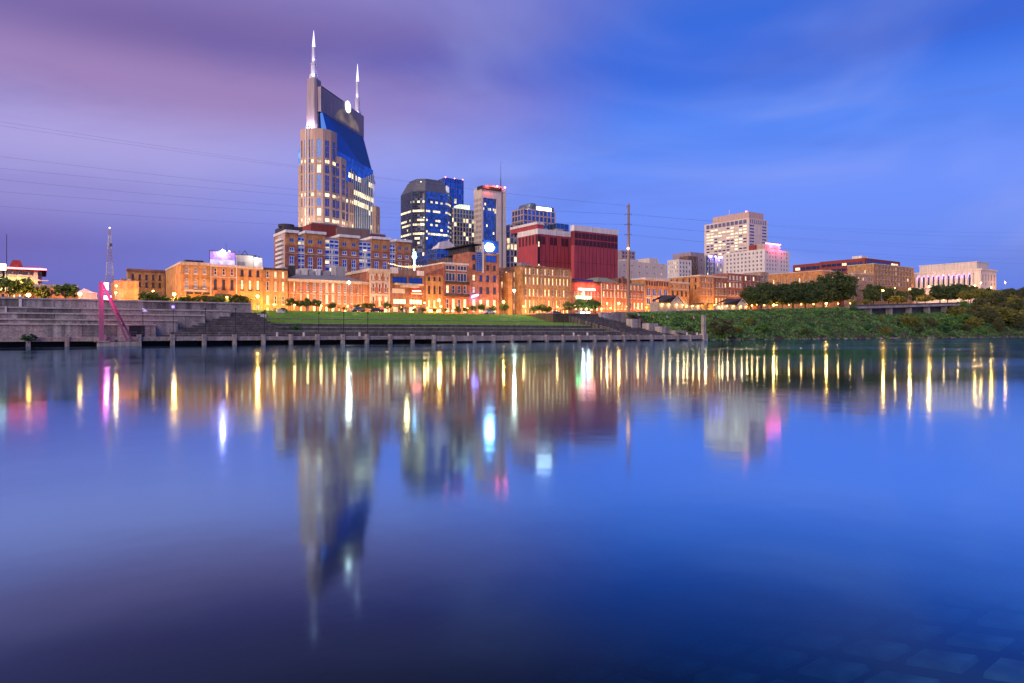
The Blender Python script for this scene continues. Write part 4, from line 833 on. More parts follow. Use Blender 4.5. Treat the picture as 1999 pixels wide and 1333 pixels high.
rc = r_ * .74; cc = 5.6; oc2 = [(-rc + cc, -rc), (rc - cc, -rc), (rc, -rc + cc), (rc, rc - cc), (rc - cc, rc), (-rc + cc, rc), (-rc, rc - cc), (-rc, -rc + cc)]
z2 = ztop + (ZD(360, Zt) - ZD(383, Zt)); MB().prism(octo, ztop, z2, top=oc2).build('crown', M['slate'], gt); mb = MB()
for t in [i / 8 for i in range(1, 8)]:
    q = [(a[0] + (b[0] - a[0]) * t, a[1] + (b[1] - a[1]) * t) for a, b in zip(octo, oc2)]; zq = ztop + (z2 - ztop) * t
    for a, b in zip(q, q[1:] + q[:1]): mb.tube((*a, zq), (*b, zq), .16, n=4, caps=False)
mb.build('crown_bars', M['metal'], gt); MB().prism([(x * .92, y * .92) for x, y in oc2], z2, z2 + 1.6).build('crown_cap', M['slate'], gt)
d7 = (math.cos(R(45)), math.sin(R(45))); MB().obox((9.6, -14.0), d7, 0, 6.0, -.6, .3, ztop + 2.2, ztop + 6.8).build('sign_box', glow('pale_sign', (.8, .78, .85), .55), gt)
for k_, (i, z) in enumerate(((1, ztop + .2), (3, ztop * .45))): lamp_light('roof_light', 600, (.8, 1, .8), .3, gt, (octo[i][0] + 2, octo[i][1] - 1, z), aim=(0, 1, -.12))
for ox, oy, oz in ((-r_ + 5, -r_ + 2.5, ztop + 7), (-r_ + 6, -r_ - .4, ztop * .8), (r_ - 3, -r_ + 4, ztop * .62)): MB().sphere((ox, oy, oz), .4, 10, 6).build('roof_lamp', M['neonwhite'], gt)
for a in (0, 7, 2, 3): MB().obox(octo[a], (1, 0), -.5, .5, -.5, .5, 0, ztop).build('corner_pier', M['slate'], gt)

# ---- slim blue tower behind it
def simple_tower(name, label, xa, xb, Zd, ytop, gm, pick, nxm, nz, mull='slate', xfar=None, D=24, bar=.2, proud=.12, cat='skyscraper', z0=9.0):
    xm = xa; p_ = plane_at(xa, Zd); s0_ = S(xa, p_); W_ = S(xb, p_) - s0_
    if xfar: D = far_p(s0_, xfar) - p_
    root = thing(name, label, cat, Wd(s0_, p_, z0), ANG); H_ = ZP((xa + xb) / 2, ytop, p_) - z0
    gprism(root, rect(0, W_, 0, D), 0, H_, nxm, nz, pick, gm, mull, bar, proud)
    MB().box(.05, W_ - .05, .05, D - .05, H_ - .5, H_).build('roof', M['darkroof'], root)
    return dict(root=root, W=W_, D=D, H=H_, zg=z0, s0=s0_, p=p_, ref=(xa + xb) / 2)
Q1 = simple_tower('slim_glass_tower', 'slim blue glass apartment tower behind the octagonal tower', 868, 905, 760, 349, ['cgl', 'litw', 'bgl'], litpick({19: .3, 24: .25, 21: .12}, .03, seed=8, alt=2), 3.2, 30, 'metal', xfar=856, bar=.22)
M['beacon'] = glow('red_beacon', (1, .05, .06), 60)
for px in (870, 888, 904): MB().sphere((bx(Q1, px), .6, Q1['H'] + .6), .45, 8, 6).build('beacon', M['beacon'], Q1['root'])
Q2 = simple_tower('ribbed_tower', 'cream ribbed mid rise tower between the glass tower and stone tower', 886, 926, 600, 409, ['tgl', 'litw', 'ngl'], litpick({22: .35, 23: .3, 20: .1}, .03, seed=9, alt=2), 3.0, 26, 'cream', D=20, bar=.75, proud=.35)
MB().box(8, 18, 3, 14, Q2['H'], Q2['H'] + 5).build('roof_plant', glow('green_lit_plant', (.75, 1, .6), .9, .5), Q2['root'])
for px in (892, 908, 918): lamp_light('roof_light', 900, (.85, 1, .7), .4, Q2['root'], (bx(Q2, px), 2, Q2['H'] + 2.4), aim=(0, 1, -.12))
# ---- stone tower with central glass strip
p5 = plane_at(940, 520); s5 = S(940, p5); W5 = S(988, p5) - s5; D5 = far_p(s5, 925) - p5; H5 = ZP(964, 368, p5) - 9
t5 = thing('stone_office_tower', 'pinkish stone office tower with a tall blue glass strip and antenna', 'skyscraper', Wd(s5, p5, 9), ANG)
xg0, xg1 = S(943.5, p5) - s5, S(969.5, p5) - s5
mb = MB(); zs0, zs1 = 0, H5 - 8; facade(mb, (0, 0), (W5, 0), 0, H5, [(xg0, xg1, 2, zs1, 0, None)], rec=1.0)
sops = []
for j in range(22): sops += row(D5, 8 + j * 4.1, 10.4 + j * 4.1, 5, .42, style(1, 1, 'mauve', .15, False, lit=.12, lm='litw', dark='ngl'))
facade(mb, (0, D5), (0, 0), 0, H5, sops); facade(mb, (W5, 0), (W5, D5), 0, H5, []); facade(mb, (W5, D5), (0, D5), 0, H5, []); mb.face([(0, 0, H5), (W5, 0, H5), (W5, D5, H5), (0, D5, H5)])
mb.build('wall', M['limestone'], t5); put_windows(t5, (0, D5), (0, -1), sops, random.Random(6))
gl, mu = MB(), MB(); curtain(gl, mu, (xg0, .98), (xg1, .98), 2, zs1, 8, 52, litpick({23: .5, 17: .15, 20: .1, 13: .12}, .03, seed=12, alt=2).__get__(0) if False else (lambda i, j, f=litpick({47: .6, 46: .2, 35: .15, 28: .1}, .012, seed=12, alt=2): f(0, i, j)), .22, .2, hbar=False); gl.build('glass_strip', [M['bgl'], M['litw'], M['ngl']], t5, kind='stuff'); mu.build('mullion_grid', M['slate'], t5)
MB().box(xg0 - 2, xg1 + 4, -.9, 6, H5 - 1.5, H5 + 1.0).build('dark_cap', M['darktrim'], t5); MB().box(W5 - 4.2, W5 - 3.6, -.3, -.02, 0, H5 - 2).build('dark_joint', M['darktrim'], t5)  # second box is a dark trim strip down the front wall
mb = MB(); mb.prism([(2, 2), (W5 - 1, 2), (W5 - 1, D5 - 2), (2, D5 - 2)], H5, H5 + 3.4, top=[(8, 6), (W5 - 1, 4), (W5 - 1, D5 - 4), (8, D5 - 6)]); mb.build('penthouse', M['pinkstone'], t5)
MB().tube((W5 - 2.4, 4, H5), (W5 - 2.4, 4, H5 + 9), .45, .3, 8).tube((W5 - 2.4, 4, H5 + 9), (W5 - 2.4, 4, H5 + 23), .2, .06, 6).build('antenna', M['black'], t5)
lamp_light('red_wash', 15000, (1, .12, .1), .4, t5, (W5 * .6, -1.5, H5 + 3), aim=(0, 1, -.12)); lamp_light('red_wash', 12000, (1, .12, .1), .4, t5, (W5 * .2, -2.5, H5 + 2), aim=(0, 1, -.12))
for x in (W5 * .62, W5 - 1.4): MB().sphere((x, -.4, H5 + 2.0), .6, 8, 6).build('beacon', M['beacon'], t5)
# ---- stepped atrium building
Q4 = simple_tower('stepped_office_block', 'stepped pale office block with gabled glass roof and white roof light', 1022, 1083, 560, 411, ['ngl', 'litw', 'bgl'], litpick({16: .15, 12: .25}, .06, seed=15, alt=2), 4.2, 20, 'pinkstone', xfar=1000, bar=1.0, proud=.3)
MB().box(bx(Q4, 1040), bx(Q4, 1082), .6, 14, Q4['H'], Q4['H'] + 4.0).build('penthouse', M['slate'], Q4['root'])
MB().box(bx(Q4, 1048), bx(Q4, 1077), .3, .58, Q4['H'] + .6, Q4['H'] + 3.2).build('lit_band', glow('roof_light_band', (.95, 1, .95), 8), Q4['root'])
mb = MB(); h4 = Q4['H']; mb.v += [(-1, .2, h4 - 12), (bx(Q4, 1046), .2, h4 - 1), (bx(Q4, 1046), .2, h4 + 5.5), (bx(Q4, 1036), .2, h4 + 5.5), (-1, 16, h4 - 12), (bx(Q4, 1046), 16, h4 - 1), (bx(Q4, 1046), 16, h4 + 5.5), (bx(Q4, 1036), 16, h4 + 5.5)]; mb.f += [(0, 1, 2, 3), (7, 6, 5, 4), (0, 3, 7, 4), (3, 2, 6, 7), (1, 5, 6, 2)]; mb.m += [0] * 5; mb.build('sloped_roof', M['slate'], Q4['root'])
lamp_light('roof_light', 1600, (.95, 1, .95), .4, Q4['root'], (bx(Q4, 1030), -1.5, h4 + 3.5), aim=(0, 1, -.12))
Q4b = simple_tower('atrium_wing', 'lower pale wing with dark windows in front of the stepped office block', 996, 1016, 540, 440, ['ngl', 'litw', 'dgl'], litpick({12: .7, 13: .3}, .06, seed=16, alt=2), 3.4, 16, 'pinkstone', xfar=989, bar=.9, proud=.3)
Q4c = simple_tower('roof_plant_block', 'small dark glazed plant block peeping over the maroon block', 1086, 1110, 520, 437, ['ngl', 'litw', 'tgl'], litpick({}, .08, seed=17, alt=2), 4, 20, 'metal', D=16, cat='building')
# ---- maroon windowless blocks
def maroon(label, xa, xb, Zd, ytop, xfar, cols, wing=None):
    p_ = plane_at(xa, Zd); s0_ = S(xa, p_); W_ = S(xb, p_) - s0_; D_ = far_p(s0_, xfar) - p_; ref = (xa + xb) / 2; zt = ZP(ref, ytop, p_) - 9
    r = thing('maroon_block', label, 'building', Wd(s0_, p_, 9), ANG); B_ = dict(root=r, W=W_, D=D_, H=zt, zg=9, s0=s0_, p=p_, ref=ref)
    MB().box(0, W_, 0, D_, 0, zt - 3.3).build('body', M['maroon'], r); MB().box(-.25, W_ + .25, -.25, D_ + .25, zt - 3.3 + .003, zt).build('white_parapet', M['white'], r)
    hwin = zt - 3.5; zb = hwin - (8.5 if cols[1] > 1 else 6.0)
    wp = W_ / cols[0]
    for i in range(cols[0]):
        if i % 3 == 2 and cols[1] == 1: continue
        for j in range(cols[1]):
            z0_ = zb + (hwin - zb) / cols[1] * j; z1_ = z0_ + (hwin - zb) / cols[1] * .82
            for q in range(3): MB().box(wp * i + wp * (.08 + .3 * q), wp * i + wp * (.08 + .3 * q + .24), -.12, -.004, z0_, z1_).build('louvre', M['maroonwin'], r)
    for i in range(1, cols[0]): MB().box(wp * i - .12, wp * i + .12, -.06, -.003, 0, zb - .3).build('panel_joint', M['maroonwin'], r)
    for z in (zb * .3, zb * .55, zb * .78): MB().box(0, W_, -.05, -.0035, z - .08, z + .08).build('panel_joint', M['maroonwin'], r)
    for i in range(6):
        y = D_ / 6 * i; MB().box(-.12, -.004, y + .5, y + D_ / 6 * .6, zb, hwin - .3).build('louvre', M['maroonwin'], r)
    return B_
R1 = maroon('maroon windowless slab block with white parapet and a stair slot', 1050, 1117, 420, 449.5, 1011, (9, 1))
extra(R1, 'stair_slot', 'maroonwin', (-.3, bx(R1, 1053.5), -.3, -.02, 0, R1['H'] - 4))
for z in (R1['H'] * .86, R1['H'] * .62, R1['H'] * .4, R1['H'] * .2): extra(R1, 'stair_light', 'litw', (.0, .9, -.42, -.31, z - 3, z))
extra(R1, 'penthouse', 'maroon', (.3, 5.2, 1, 30, R1['H'] + .01, R1['H'] + 2.8)); extra(R1, 'penthouse_parapet', 'white', (-.1, 5.5, .8, 30.2, R1['H'] + 2.8, R1['H'] + 4.4))
for k_, (x, w, h) in enumerate(((8, 4, 1.8), (15, 3, 1.2), (20, 5, 2.4))): extra(R1, 'roof_unit', 'grey', (x, x + w, 6, 10, R1['H'], R1['H'] + h))
R2 = maroon('taller maroon windowless slab block with a double row of louvres', 1121, 1206, 410, 444, 1114.5, (12, 2))
# ---- low glass block with white roof
LG = simple_tower('low_glass_block', 'low dark glass block with lit rooms and a tilted white roof box', 852, 908, 330, 487.5, ['bgl', 'litw', 'ngl'], litpick({12: .18}, .03, seed=21, alt=2), 2.2, 16, 'metal', xfar=806, bar=.16, cat='building')
mb = MB(); h = LG['H']; mb.v += [(3, 4, h), (16, 4, h), (16, 14, h), (3, 14, h), (4, 4, h + 4), (9, 4, h + 5.2), (13, 10, h + 3.0)]; mb.f += [(0, 1, 5, 4), (1, 2, 6, 5), (2, 3, 4, 6), (3, 0, 4), (4, 5, 6)]; mb.m += [0] * 5; mb.build('roof_box', M['white'], LG['root'])
DB = block('dark_back_house', 'dark brick house roof with pale panels behind the balcony house', 'building', 872, 906, 246, 504, 'darkbrick', [], xfar=835, roofm='darkroof'); extra(DB, 'pale_panel', 'mauve', (bx(DB, 873), bx(DB, 886), -.3, -.02, DB['H'] - 2.2, DB['H'] + .2))
gs = thing('guitar_sign', 'tall cyan neon guitar shaped sign above the string lit roof terrace', 'sign', Wd(S(809, 240), 240, ZP(809, 532, 240)), ANG)
MB().box(-.25, .25, -.1, .2, 0, 4.6).build('neck', M['neonwhite'], gs); MB().tube((0, -.25, 6.2), (0, .3, 6.2), 1.0, n=14).tube((0, -.24, 7.6), (0, .29, 7.6), .72, n=14).box(-.35, .35, -.2, .25, 4.4, 8.2).build('body', M['cyan'], gs); lamp_light('sign_glow', 900, (.3, .6, 1), .4, gs, (0, -1.4, 6.5), aim=(0, 1, -.12))
# ---- string lights on the roof terrace
sl_ = thing('string_light', 'sagging string of warm bulbs over the modern bar roof terrace', 'string lights', Wd(S(768, 226), 226, ZP(768, 522, 226)), ANG); Ws = S(822, 226) - S(768, 226)
mb, cb = MB(), MB(); prev = None
for rowk in range(3):
    prev = None
    for i in range(17):
        t = i / 16; q = (Ws * t, rowk * 2.2, 1.2 - 3.2 * t * (1 - t) + rowk * .35); mb.sphere(q, .11, 6, 4); 
        if prev: cb.tube(prev, q, .02, n=4, caps=False)
        prev = q
mb.build('bulb_string', glow('festoon_bulb', (1, .62, .22), 7), sl_, kind='stuff'); cb.build('cable', M['black'], sl_); MB().box(0, .12, 0, .12, -3, 1.6).build('mast', M['black'], sl_); MB().box(Ws, Ws + .12, 0, .12, -3, 1.6).build('mast', M['black'], sl_)
lamp_light('festoon_glow', 1500, (1, .6, .2), .5, sl_, (Ws * .5, .5, 1.2))
# ---- middle distance right of the maroon blocks
sO = style(1, 1, 'cream', .15, False, lit=.12, lm='litw')
block('grey_deck_block', 'grey open decked block peeping above the cream building', 'building', 1213, 1240, 420, 489.5, 'mauve', [(492, 496, 4, .7, style(1, 1, 'mauve', .2, False, lit=.1)), (499, 503, 4, .7, style(1, 1, 'mauve', .2, False, lit=.1)), (506, 510, 4, .7, style(1, 1, 'mauve', .2, False, lit=0))], xfar=1206)
CB = block('cream_block', 'plain cream rendered block with tiny windows and stepped roof', 'building', 1207, 1302, 340, 512, 'limestone', [(519, 521.5, 6, .18, sO), (531, 533.5, 6, .15, sO)], D=24); extra(CB, 'stair_head', 'limestone', (bx(CB, 1270), bx(CB, 1287), 1, 14, CB['H'], CB['H'] + 3.6)); extra(CB, 'stair_head', 'limestone', (bx(CB, 1225), bx(CB, 1250), 2, 14, CB['H'], CB['H'] + 1.6))
block('white_flats', 'small white flats with a column of lit stair windows', 'building', 1325, 1350, 390, 507, 'white', [(511, 516, 4, .4, sO), (519, 524, 4, .4, sO), (527, 532, 4, .4, sO), (535, 540, 4, .4, sO)], xfar=1303, side=[(511, 516, 6, .35, style(1, 1, 'cream', .15, False, lit=.4, lm='litw')), (519, 524, 6, .35, style(1, 1, 'cream', .15, False, lit=.4, lm='litw')), (527, 532, 6, .35, style(1, 1, 'cream', .15, False, lit=.3, lm='litw'))])
block('grey_block', 'plain grey block beside the scaffolded violet lit corner', 'building', 1348, 1375, 400, 493, 'mauve', [(505, 509, 3, .3, sO), (520, 524, 3, .3, sO)], D=20)
block('dark_block', 'dark brown block between the white flats and the plain grey block', 'building', 1344, 1362, 394, 500, 'darkbrick', [(506, 512, 3, .5, sO), (518, 524, 3, .5, sO)], D=10)
VB = block('violet_lit_block', 'white corner block washed violet under a small blue dome', 'building', 1377, 1412, 402, 499, 'white', [(503, 509, 5, .3, sO), (513, 519, 5, .3, sO), (523, 529, 5, .3, sO), (533, 538, 5, .3, sO)], D=20)
MB().sphere((VB['W'] * .62, 5, VB['H'] - .5), 5.5, 14, 8, sz=.42).build('dome', M['sgl'], VB['root'])
for px in (1377.5, 1383, 1392): extra(VB, 'scaffold_column', 'signblue', (bx(VB, px), bx(VB, px) + .5, -1.2, -.7, 0, VB['H'] - 1.0))
for y in (505, 514, 523, 532): extra(VB, 'scaffold_beam', 'signblue', (bx(VB, 1377.5), bx(VB, 1392), -1.1, -.8, bz(VB, y) - .15, bz(VB, y) + .15))
for px in (1388, 1398, 1406): lamp_light('violet_wash', 2600, (.35, .22, 1), .4, VB['root'], (bx(VB, px), -2.2, VB['H'] - .8), aim=(0, 1, -.12))
sOf = style(1, 1, 'cream', .2, False, lit=.45, lm='litw'); sOd = style(2, 1, 'cream', .2, False, lit=.1, lm='litw', dark='ngl')
rowsy = [438, 444.2, 450.4, 456.6, 462.8, 469, 475.2, 481.4, 487.6]
def side_lit(k): return style(1, 1, 'cream', .2, False, lit=(.7, .85, 1.1, .85, .6, .4, .75, .35, .4)[k], lm='litw', dark='ngl')
OF = block('banded_office_tower', 'pale stone office tower with bands of brightly lit windows and a blank shaft', 'skyscraper', 1462, 1498, 402, 425, 'limestone', [(y, y + 3.4, 1, .9, sOd, 0, dict(m0=.03, m1=.70)) for y in rowsy] + [(y, y + 3.4, 1, .9, sOd, 0, dict(m0=.70, m1=.03)) for y in rowsy] + [(427, 435.5, 9, .72, style(2, 1, 'cream', .2, False, lit=0, dark='ngl'))], xfar=1375, ref=1463, side=[(y, y + 3.4, 10, .84, side_lit(k)) for k, y in enumerate(rowsy)] + [(427, 435.5, 10, .88, style(5, 1, 'cream', .2, False, lit=.02, dark='ngl'))], roofm='greyroof')
extra(OF, 'penthouse', 'pinkstone', (1.5, OF['W'] - 4, 1.5, OF['D'] - 9, OF['H'] - .5, OF['H'] + 6.2)); extra(OF, 'mast', 'trimw', (10, 10.3, 30, 30.3, OF['H'] + 6, OF['H'] + 13))
sWh = style(2, 1, 'white', .2, False, lit=.04, lm='litw')
WH = block('white_hotel_block', 'white block with rows of paired dark windows and pink glowing penthouse', 'building', 1493, 1541, 330, 485.5, 'white', [(489.5 + 8 * i, 494.5 + 8 * i, 8, .5, sWh, 0, dict(cols=(0, 1, 2, 3, 5, 6, 7))) for i in range(5)], xfar=1413, ref=1494, side=[(489.5 + 8 * i, 494.5 + 8 * i, 10, .5, sWh) for i in range(5)])
extra(WH, 'penthouse', 'pinkstone', (2.2, WH['W'] * .66, 1.2, 14, WH['H'] - .4, WH['H'] + 4.4)); extra(WH, 'tank', 'redroof', (.3, 2.1, 9, 15, WH['H'] - .4, WH['H'] + 4.0))
MB().tube((WH['W'] * .66, .8, WH['H'] + 4.6), (2.2, .8, WH['H'] + 4.6), .25, n=6).build('neon_tube', glow('hot_pink_neon', (1, .08, .2), 45), WH['root'])
for x in (.25, .6): lamp_light('pink_wash', 15000, (1, .07, .16), .5, WH['root'], (WH['W'] * x + 1.5, -2.8, WH['H'] + 4.2), aim=(0, 1, -.12))
# ---- right hand hill buildings
sRd = style(3, 1, 'darktrim', .14, False, lit=.15, lm='litw', dark='ngl')
RD = block('dark_red_offices', 'dark red brick offices with ribbon windows and stepped flat roofs', 'building', 1688, 1757, 290, 503.5, 'redbrown', [(508, 513, 4, .9, sRd), (519, 523.5, 4, .9, sRd), (530, 535, 4, .9, sRd)], xfar=1600, ref=1690, side=[(510, 515.5, 8, .9, sRd), (521, 526, 8, .9, sRd), (532, 537, 8, .9, sRd)], roofm='darkroof'); extra(RD, 'roof_plant', 'white', (3, 13, 4, 12, RD['H'] - .3, RD['H'] + 2.4))
block('dark_red_annex', 'long dark red annex with navy ribbon glazing behind the orange warehouse', 'building', 1655, 1672, 330, 508, 'redbrown', [(513, 518, 3, .9, sRd)], xfar=1548, ref=1656, side=[(514, 520, 9, .92, sRd), (524, 530, 9, .92, sRd)], roofm='darkroof')
block('tan_brick_offices', 'tan brick offices with many narrow windows below the dark red offices', 'building', 1706, 1784, 262, 515.5, 'tan', [(519, 525, 12, .4, sR), (529, 535, 12, .4, sR), (539, 545, 12, .4, sR), (549, 556, 12, .4, sR)], xfar=1654, ref=1720, side=[(527, 533, 8, .4, sR), (538, 545, 8, .4, sR)], cornice=(.4, 'cream', .3))
block('pink_brick_house', 'low pinkish brick house below the tan offices among trees', 'building', 1668, 1706, 238, 535.5, 'pale', [(542, 548, 8, .4, sR)], xfar=1648, ref=1690, cornice=(.35, 'cream', .3))
Zc = 505; pc = plane_at(1915, Zc); CH = block('courthouse', 'pale stone courthouse with violet lit columned flank and setback attic', 'courthouse', 1915, 1945, pc, 524, 'limestone', [(534, 547, 5, .3, style(1, 2, 'cream', .2, False, lit=.0)), (551, 556, 5, .3, sO)], xfar=1783, ref=1916, side=[(534, 556, 11, .42, style(1, 4, 'mauve', .2, False, lit=.03, lm='litw', dark='ngl'), 0, dict(m0=.05, m1=.12))], cornice=(1.0, 'limestone', .7), roofm='greyroof')
extra(CH, 'attic', 'limestone', (3.5, CH['W'] - 3, 4, CH['D'] - 3, CH['H'] - .5, CH['H'] + 5.2)); extra(CH, 'attic_cornice', 'limestone', (3.2, CH['W'] - 2.7, 3.7, CH['D'] - 2.7, CH['H'] + 5.2, CH['H'] + 5.8))
xa = CH['D']
for i in range(12):
    t = .12 + (.83) * i / 11; y = CH['D'] * t; zlo, zhi = bz(CH, 558), bz(CH, 532.5); MB().tube((-.75, y, zlo), (-.75, y, zhi), .85, .72, 10).box(-1.7, -.01, y - .95, y + .95, zhi, zhi + .6).build('column', M['limestone'], CH['root'])
    if i < 11: lamp_light('column_wash', 420, (.62, .3, 1), .25, CH['root'], (-1.6, y + CH['D'] * .037, zhi - 1.2), aim=(1, 0, -.3))
CH2 = [lamp_light('warm_wash', 5200, (1, .55, .3), .5, CH['root'], (x, -14, 4), aim=(0, 1, .3)) for x in (2, CH['W'] * .8)]
lamp_light('warm_wash', 9000, (1, .5, .32), .5, CH['root'], (-16, CH['D'] * .3, 6), aim=(1, 0, .3)); lamp_light('warm_wash', 9000, (1, .5, .32), .5, CH['root'], (-16, CH['D'] * .75, 6), aim=(1, 0, .3))

# ================================================================== far left
sL = style(1, 2, 'darktrim', .13, True, lit=.0)
YB = block('yellow_brick_building', 'yellow brown brick building with small dark windows behind the street trees', 'building', 249, 322, 255, 526.5, 'tan', [(536, 545.5, 5, .34, sL, 0, dict(m0=.05)), (551, 560, 5, .34, sL, 0, dict(m0=.05))], xfar=247, cornice=(.5, 'brown', .4))
mb = MB(); facade(mb, (YB['W'], 0), (YB['W'] + 1.5, 2.5), 0, YB['H'] - 1, []); mb.build('corner_chamfer', M['brown'], YB['root'])
RRf = block('red_roofed_shed', 'low cream shed with red pitched roof beside the orange warehouse', 'building', 324, 355, 262, 547, 'cream', [(550, 555, 1, .9, style(6, 1, 'cream', .2, False, lit=.3))], D=24); W_ = RRf['W']; H_ = RRf['H']; mb = MB(); mb.v += [(-.4, -.6, H_ + .05), (W_ + .4, -.6, H_ + .05), (W_ + .4, 10, H_ + 2.4), (-.4, 10, H_ + 2.4), (W_ + .4, 24, H_ + .05), (-.4, 24, H_ + .05)]; mb.f += [(0, 1, 2, 3), (3, 2, 4, 5)]; mb.m += [0, 0]; mb.build('pitched_roof', M['redroof'], RRf['root'])
MB().sphere((4, 6, OF['H'] + 6.8), .7, 8, 6).build('beacon', M['beacon'], OF['root'])
for px in (1384, 1396, 1407): MB().box(bx(VB, px), bx(VB, px) + 1.6, -.4, -.02, VB['H'] - .9, VB['H'] - .3).build('violet_bar', glow('violet_led', (.3, .16, 1), 28), VB['root'])
TK = block('salmon_block', 'plain salmon rendered block with rooftop units beside the lattice mast', 'building', 224, 271, 228, 548, 'orange', [], D=14); extra(TK, 'roof_unit', 'grey', (bx(TK, 238), bx(TK, 246), 2, 5, TK['H'] - .5, TK['H'] + 1.0)); extra(TK, 'roof_unit', 'trim', (bx(TK, 248), bx(TK, 258), 2, 5, TK['H'] - .5, TK['H'] + .7))
AR = block('arena', 'arena with red neon roof edge, glazed gallery and floodlit cream walls', 'building', -70, 82, 300, 527, 'cream', [(529, 534, 30, .75, style(1, 1, 'mauve', .2, False, lit=.1, dark='ngl')), (543, 562, 8, .6, style(3, 2, 'cream', .3, False, lit=.3))], D=40)
extra(AR, 'roof_slab', 'redroof', (-1, bx(AR, 91), -3, 30, AR['H'] + .2, AR['H'] + 1.0)); MB().box(bx(AR, 10), bx(AR, 91), -3.15, -3.02, AR['H'] + .35, AR['H'] + .85).build('neon_edge', glow('roof_neon', (1, .08, .1), 12), AR['root'])
mb = MB(); mb.prism([(bx(AR, 15), 6), (bx(AR, 46), 6), (bx(AR, 46), 26), (bx(AR, 15), 26)], AR['H'] + 1.0, AR['H'] + 4.6, top=[(bx(AR, 22), 10), (bx(AR, 38), 10), (bx(AR, 36), 22), (bx(AR, 22), 22)]); mb.build('roof_lantern', M['redroof'], AR['root'])
extra(AR, 'gallery_band', 'grey', (-.2, bx(AR, 66), -1.5, -.02, bz(AR, 538), bz(AR, 535))); extra(AR, 'stair_tower', 'cream', (bx(AR, 66), bx(AR, 74), -2, -.02, 0, AR['H'] - .2)); extra(AR, 'white_beam', 'white', (bx(AR, 74), bx(AR, 95), -2.2, -1.6, bz(AR, 546), bz(AR, 544.5)))
for px in (20, 40, 60, 80): lamp_light('neon_glow', 1600, (1, .12, .15), .4, AR['root'], (bx(AR, px), -4.2, AR['H'] + 1.6), aim=(0, 1, -.12))
for px in (5, 30, 55): lamp_light('arena_flood', 2600, (1, .78, .3), .5, AR['root'], (bx(AR, px), -6, bz(AR, 566)), aim=(0, 1, -.12))
o = MB().tube((0, 0, 0), (0, 0, 24), .13, .08, 8).build('flag_pole', M['black'], None, loc=Wd(S(13, 262), 262, 9), rz=ANG); tag(o, 'thin dark flagpole in front of the arena', 'pole')
fs = thing('lit_screen', 'glaring white lit screen at the corner of the arena', 'screen', Wd(S(-30, 290), 290, ZP(0, 527, 290)), ANG); Wf = S(13, 290) - S(-30, 290); MB().box(0, Wf, 0, .5, 0, 2.2).build('lit_face', M['neonwhite'], fs); MB().box(Wf * .3, Wf * .3 + .6, .1, .4, -14, -.02).build('post', M['black'], fs); MB().box(Wf * .8, Wf * .8 + .6, .1, .4, -14, -.02).build('post', M['black'], fs)
LW = block('low_hall', 'low amber lit hall with flat grey roof behind the small trees', 'building', 60, 152, 236, 556, 'orange', [(566, 574, 8, .5, style(2, 1, 'darktrim', .12, False, lit=.3))], D=26, roofm='greyroof', cornice=(.6, 'greyroof', .5)); LW2 = block('pale_shed', 'pale gabled shed glowing pink by the mauve steel frame', 'building', 152.5, 190, 234, 570, 'cream', [], D=14); mb = MB(); W_, H_ = LW2['W'], LW2['H']; mb.v += [(0, -.2, H_), (W_, -.2, H_ - .4), (W_ * .3, -.2, H_ + 1.0), (0, 14, H_), (W_, 14, H_ - .4), (W_ * .3, 14, H_ + 1.0)]; mb.f += [(0, 1, 2), (1, 4, 5, 2), (0, 2, 5, 3), (4, 3, 5)]; mb.m += [0] * 4; mb.build('pitched_roof', M['trim'], LW2['root'])
LW3 = block('low_hall', 'long low amber hall behind the concrete tiered wall at the arena foot', 'building', -60, 59, 232, 568, 'orange', [(573, 582, 10, .5, style(1, 1, 'darktrim', .12, False, lit=.6, lm='lity'))], D=20, roofm='greyroof')
for px, pw in ((10, 5000), (45, 5000), (85, 5000), (125, 5000), (165, 4200), (245, 9000), (270, 7000), (305, 7000)): wash(px, 228 if px < 240 else 232, pw * .6, 1.0, (1, .5, .16), off=12)
# ---- lattice mast
lm = thing('lattice_mast', 'red and white lattice radio mast tipped with a white lamp', 'mast', Wd(S(214, 300), 300, 9), ANG); hM = ZP(211, 446, 300) - 9; mb = MB()
def leg(k, z): w = 1.7 * (1 - z / hM) + .22; return (w * (1 if k in (0, 1) else -1), w * (1 if k in (0, 3) else -1), z)
nn = 26
for k in range(4):
    for i in range(nn):
        z0_, z1_ = hM * i / nn, hM * (i + 1) / nn; mb.tube(leg(k, z0_), leg(k, z1_), .12, n=4, caps=False, m=(i // 4) % 2); mb.tube(leg(k, z0_), leg((k + 1) % 4, z1_), .07, n=4, caps=False, m=(i // 4) % 2); mb.tube(leg(k, z1_), leg((k + 1) % 4, z1_), .06, n=4, caps=False, m=(i // 4) % 2)
mb.build('lattice', [M['pinkstone'], M['white']], lm); MB().tube((0, 0, hM * .80), (0, 0, hM * .83), .9, n=10).build('dish_ring', M['metal'], lm); MB().sphere((0, 0, hM + .3), .3, 10, 6).build('beacon', M['neonwhite'], lm)
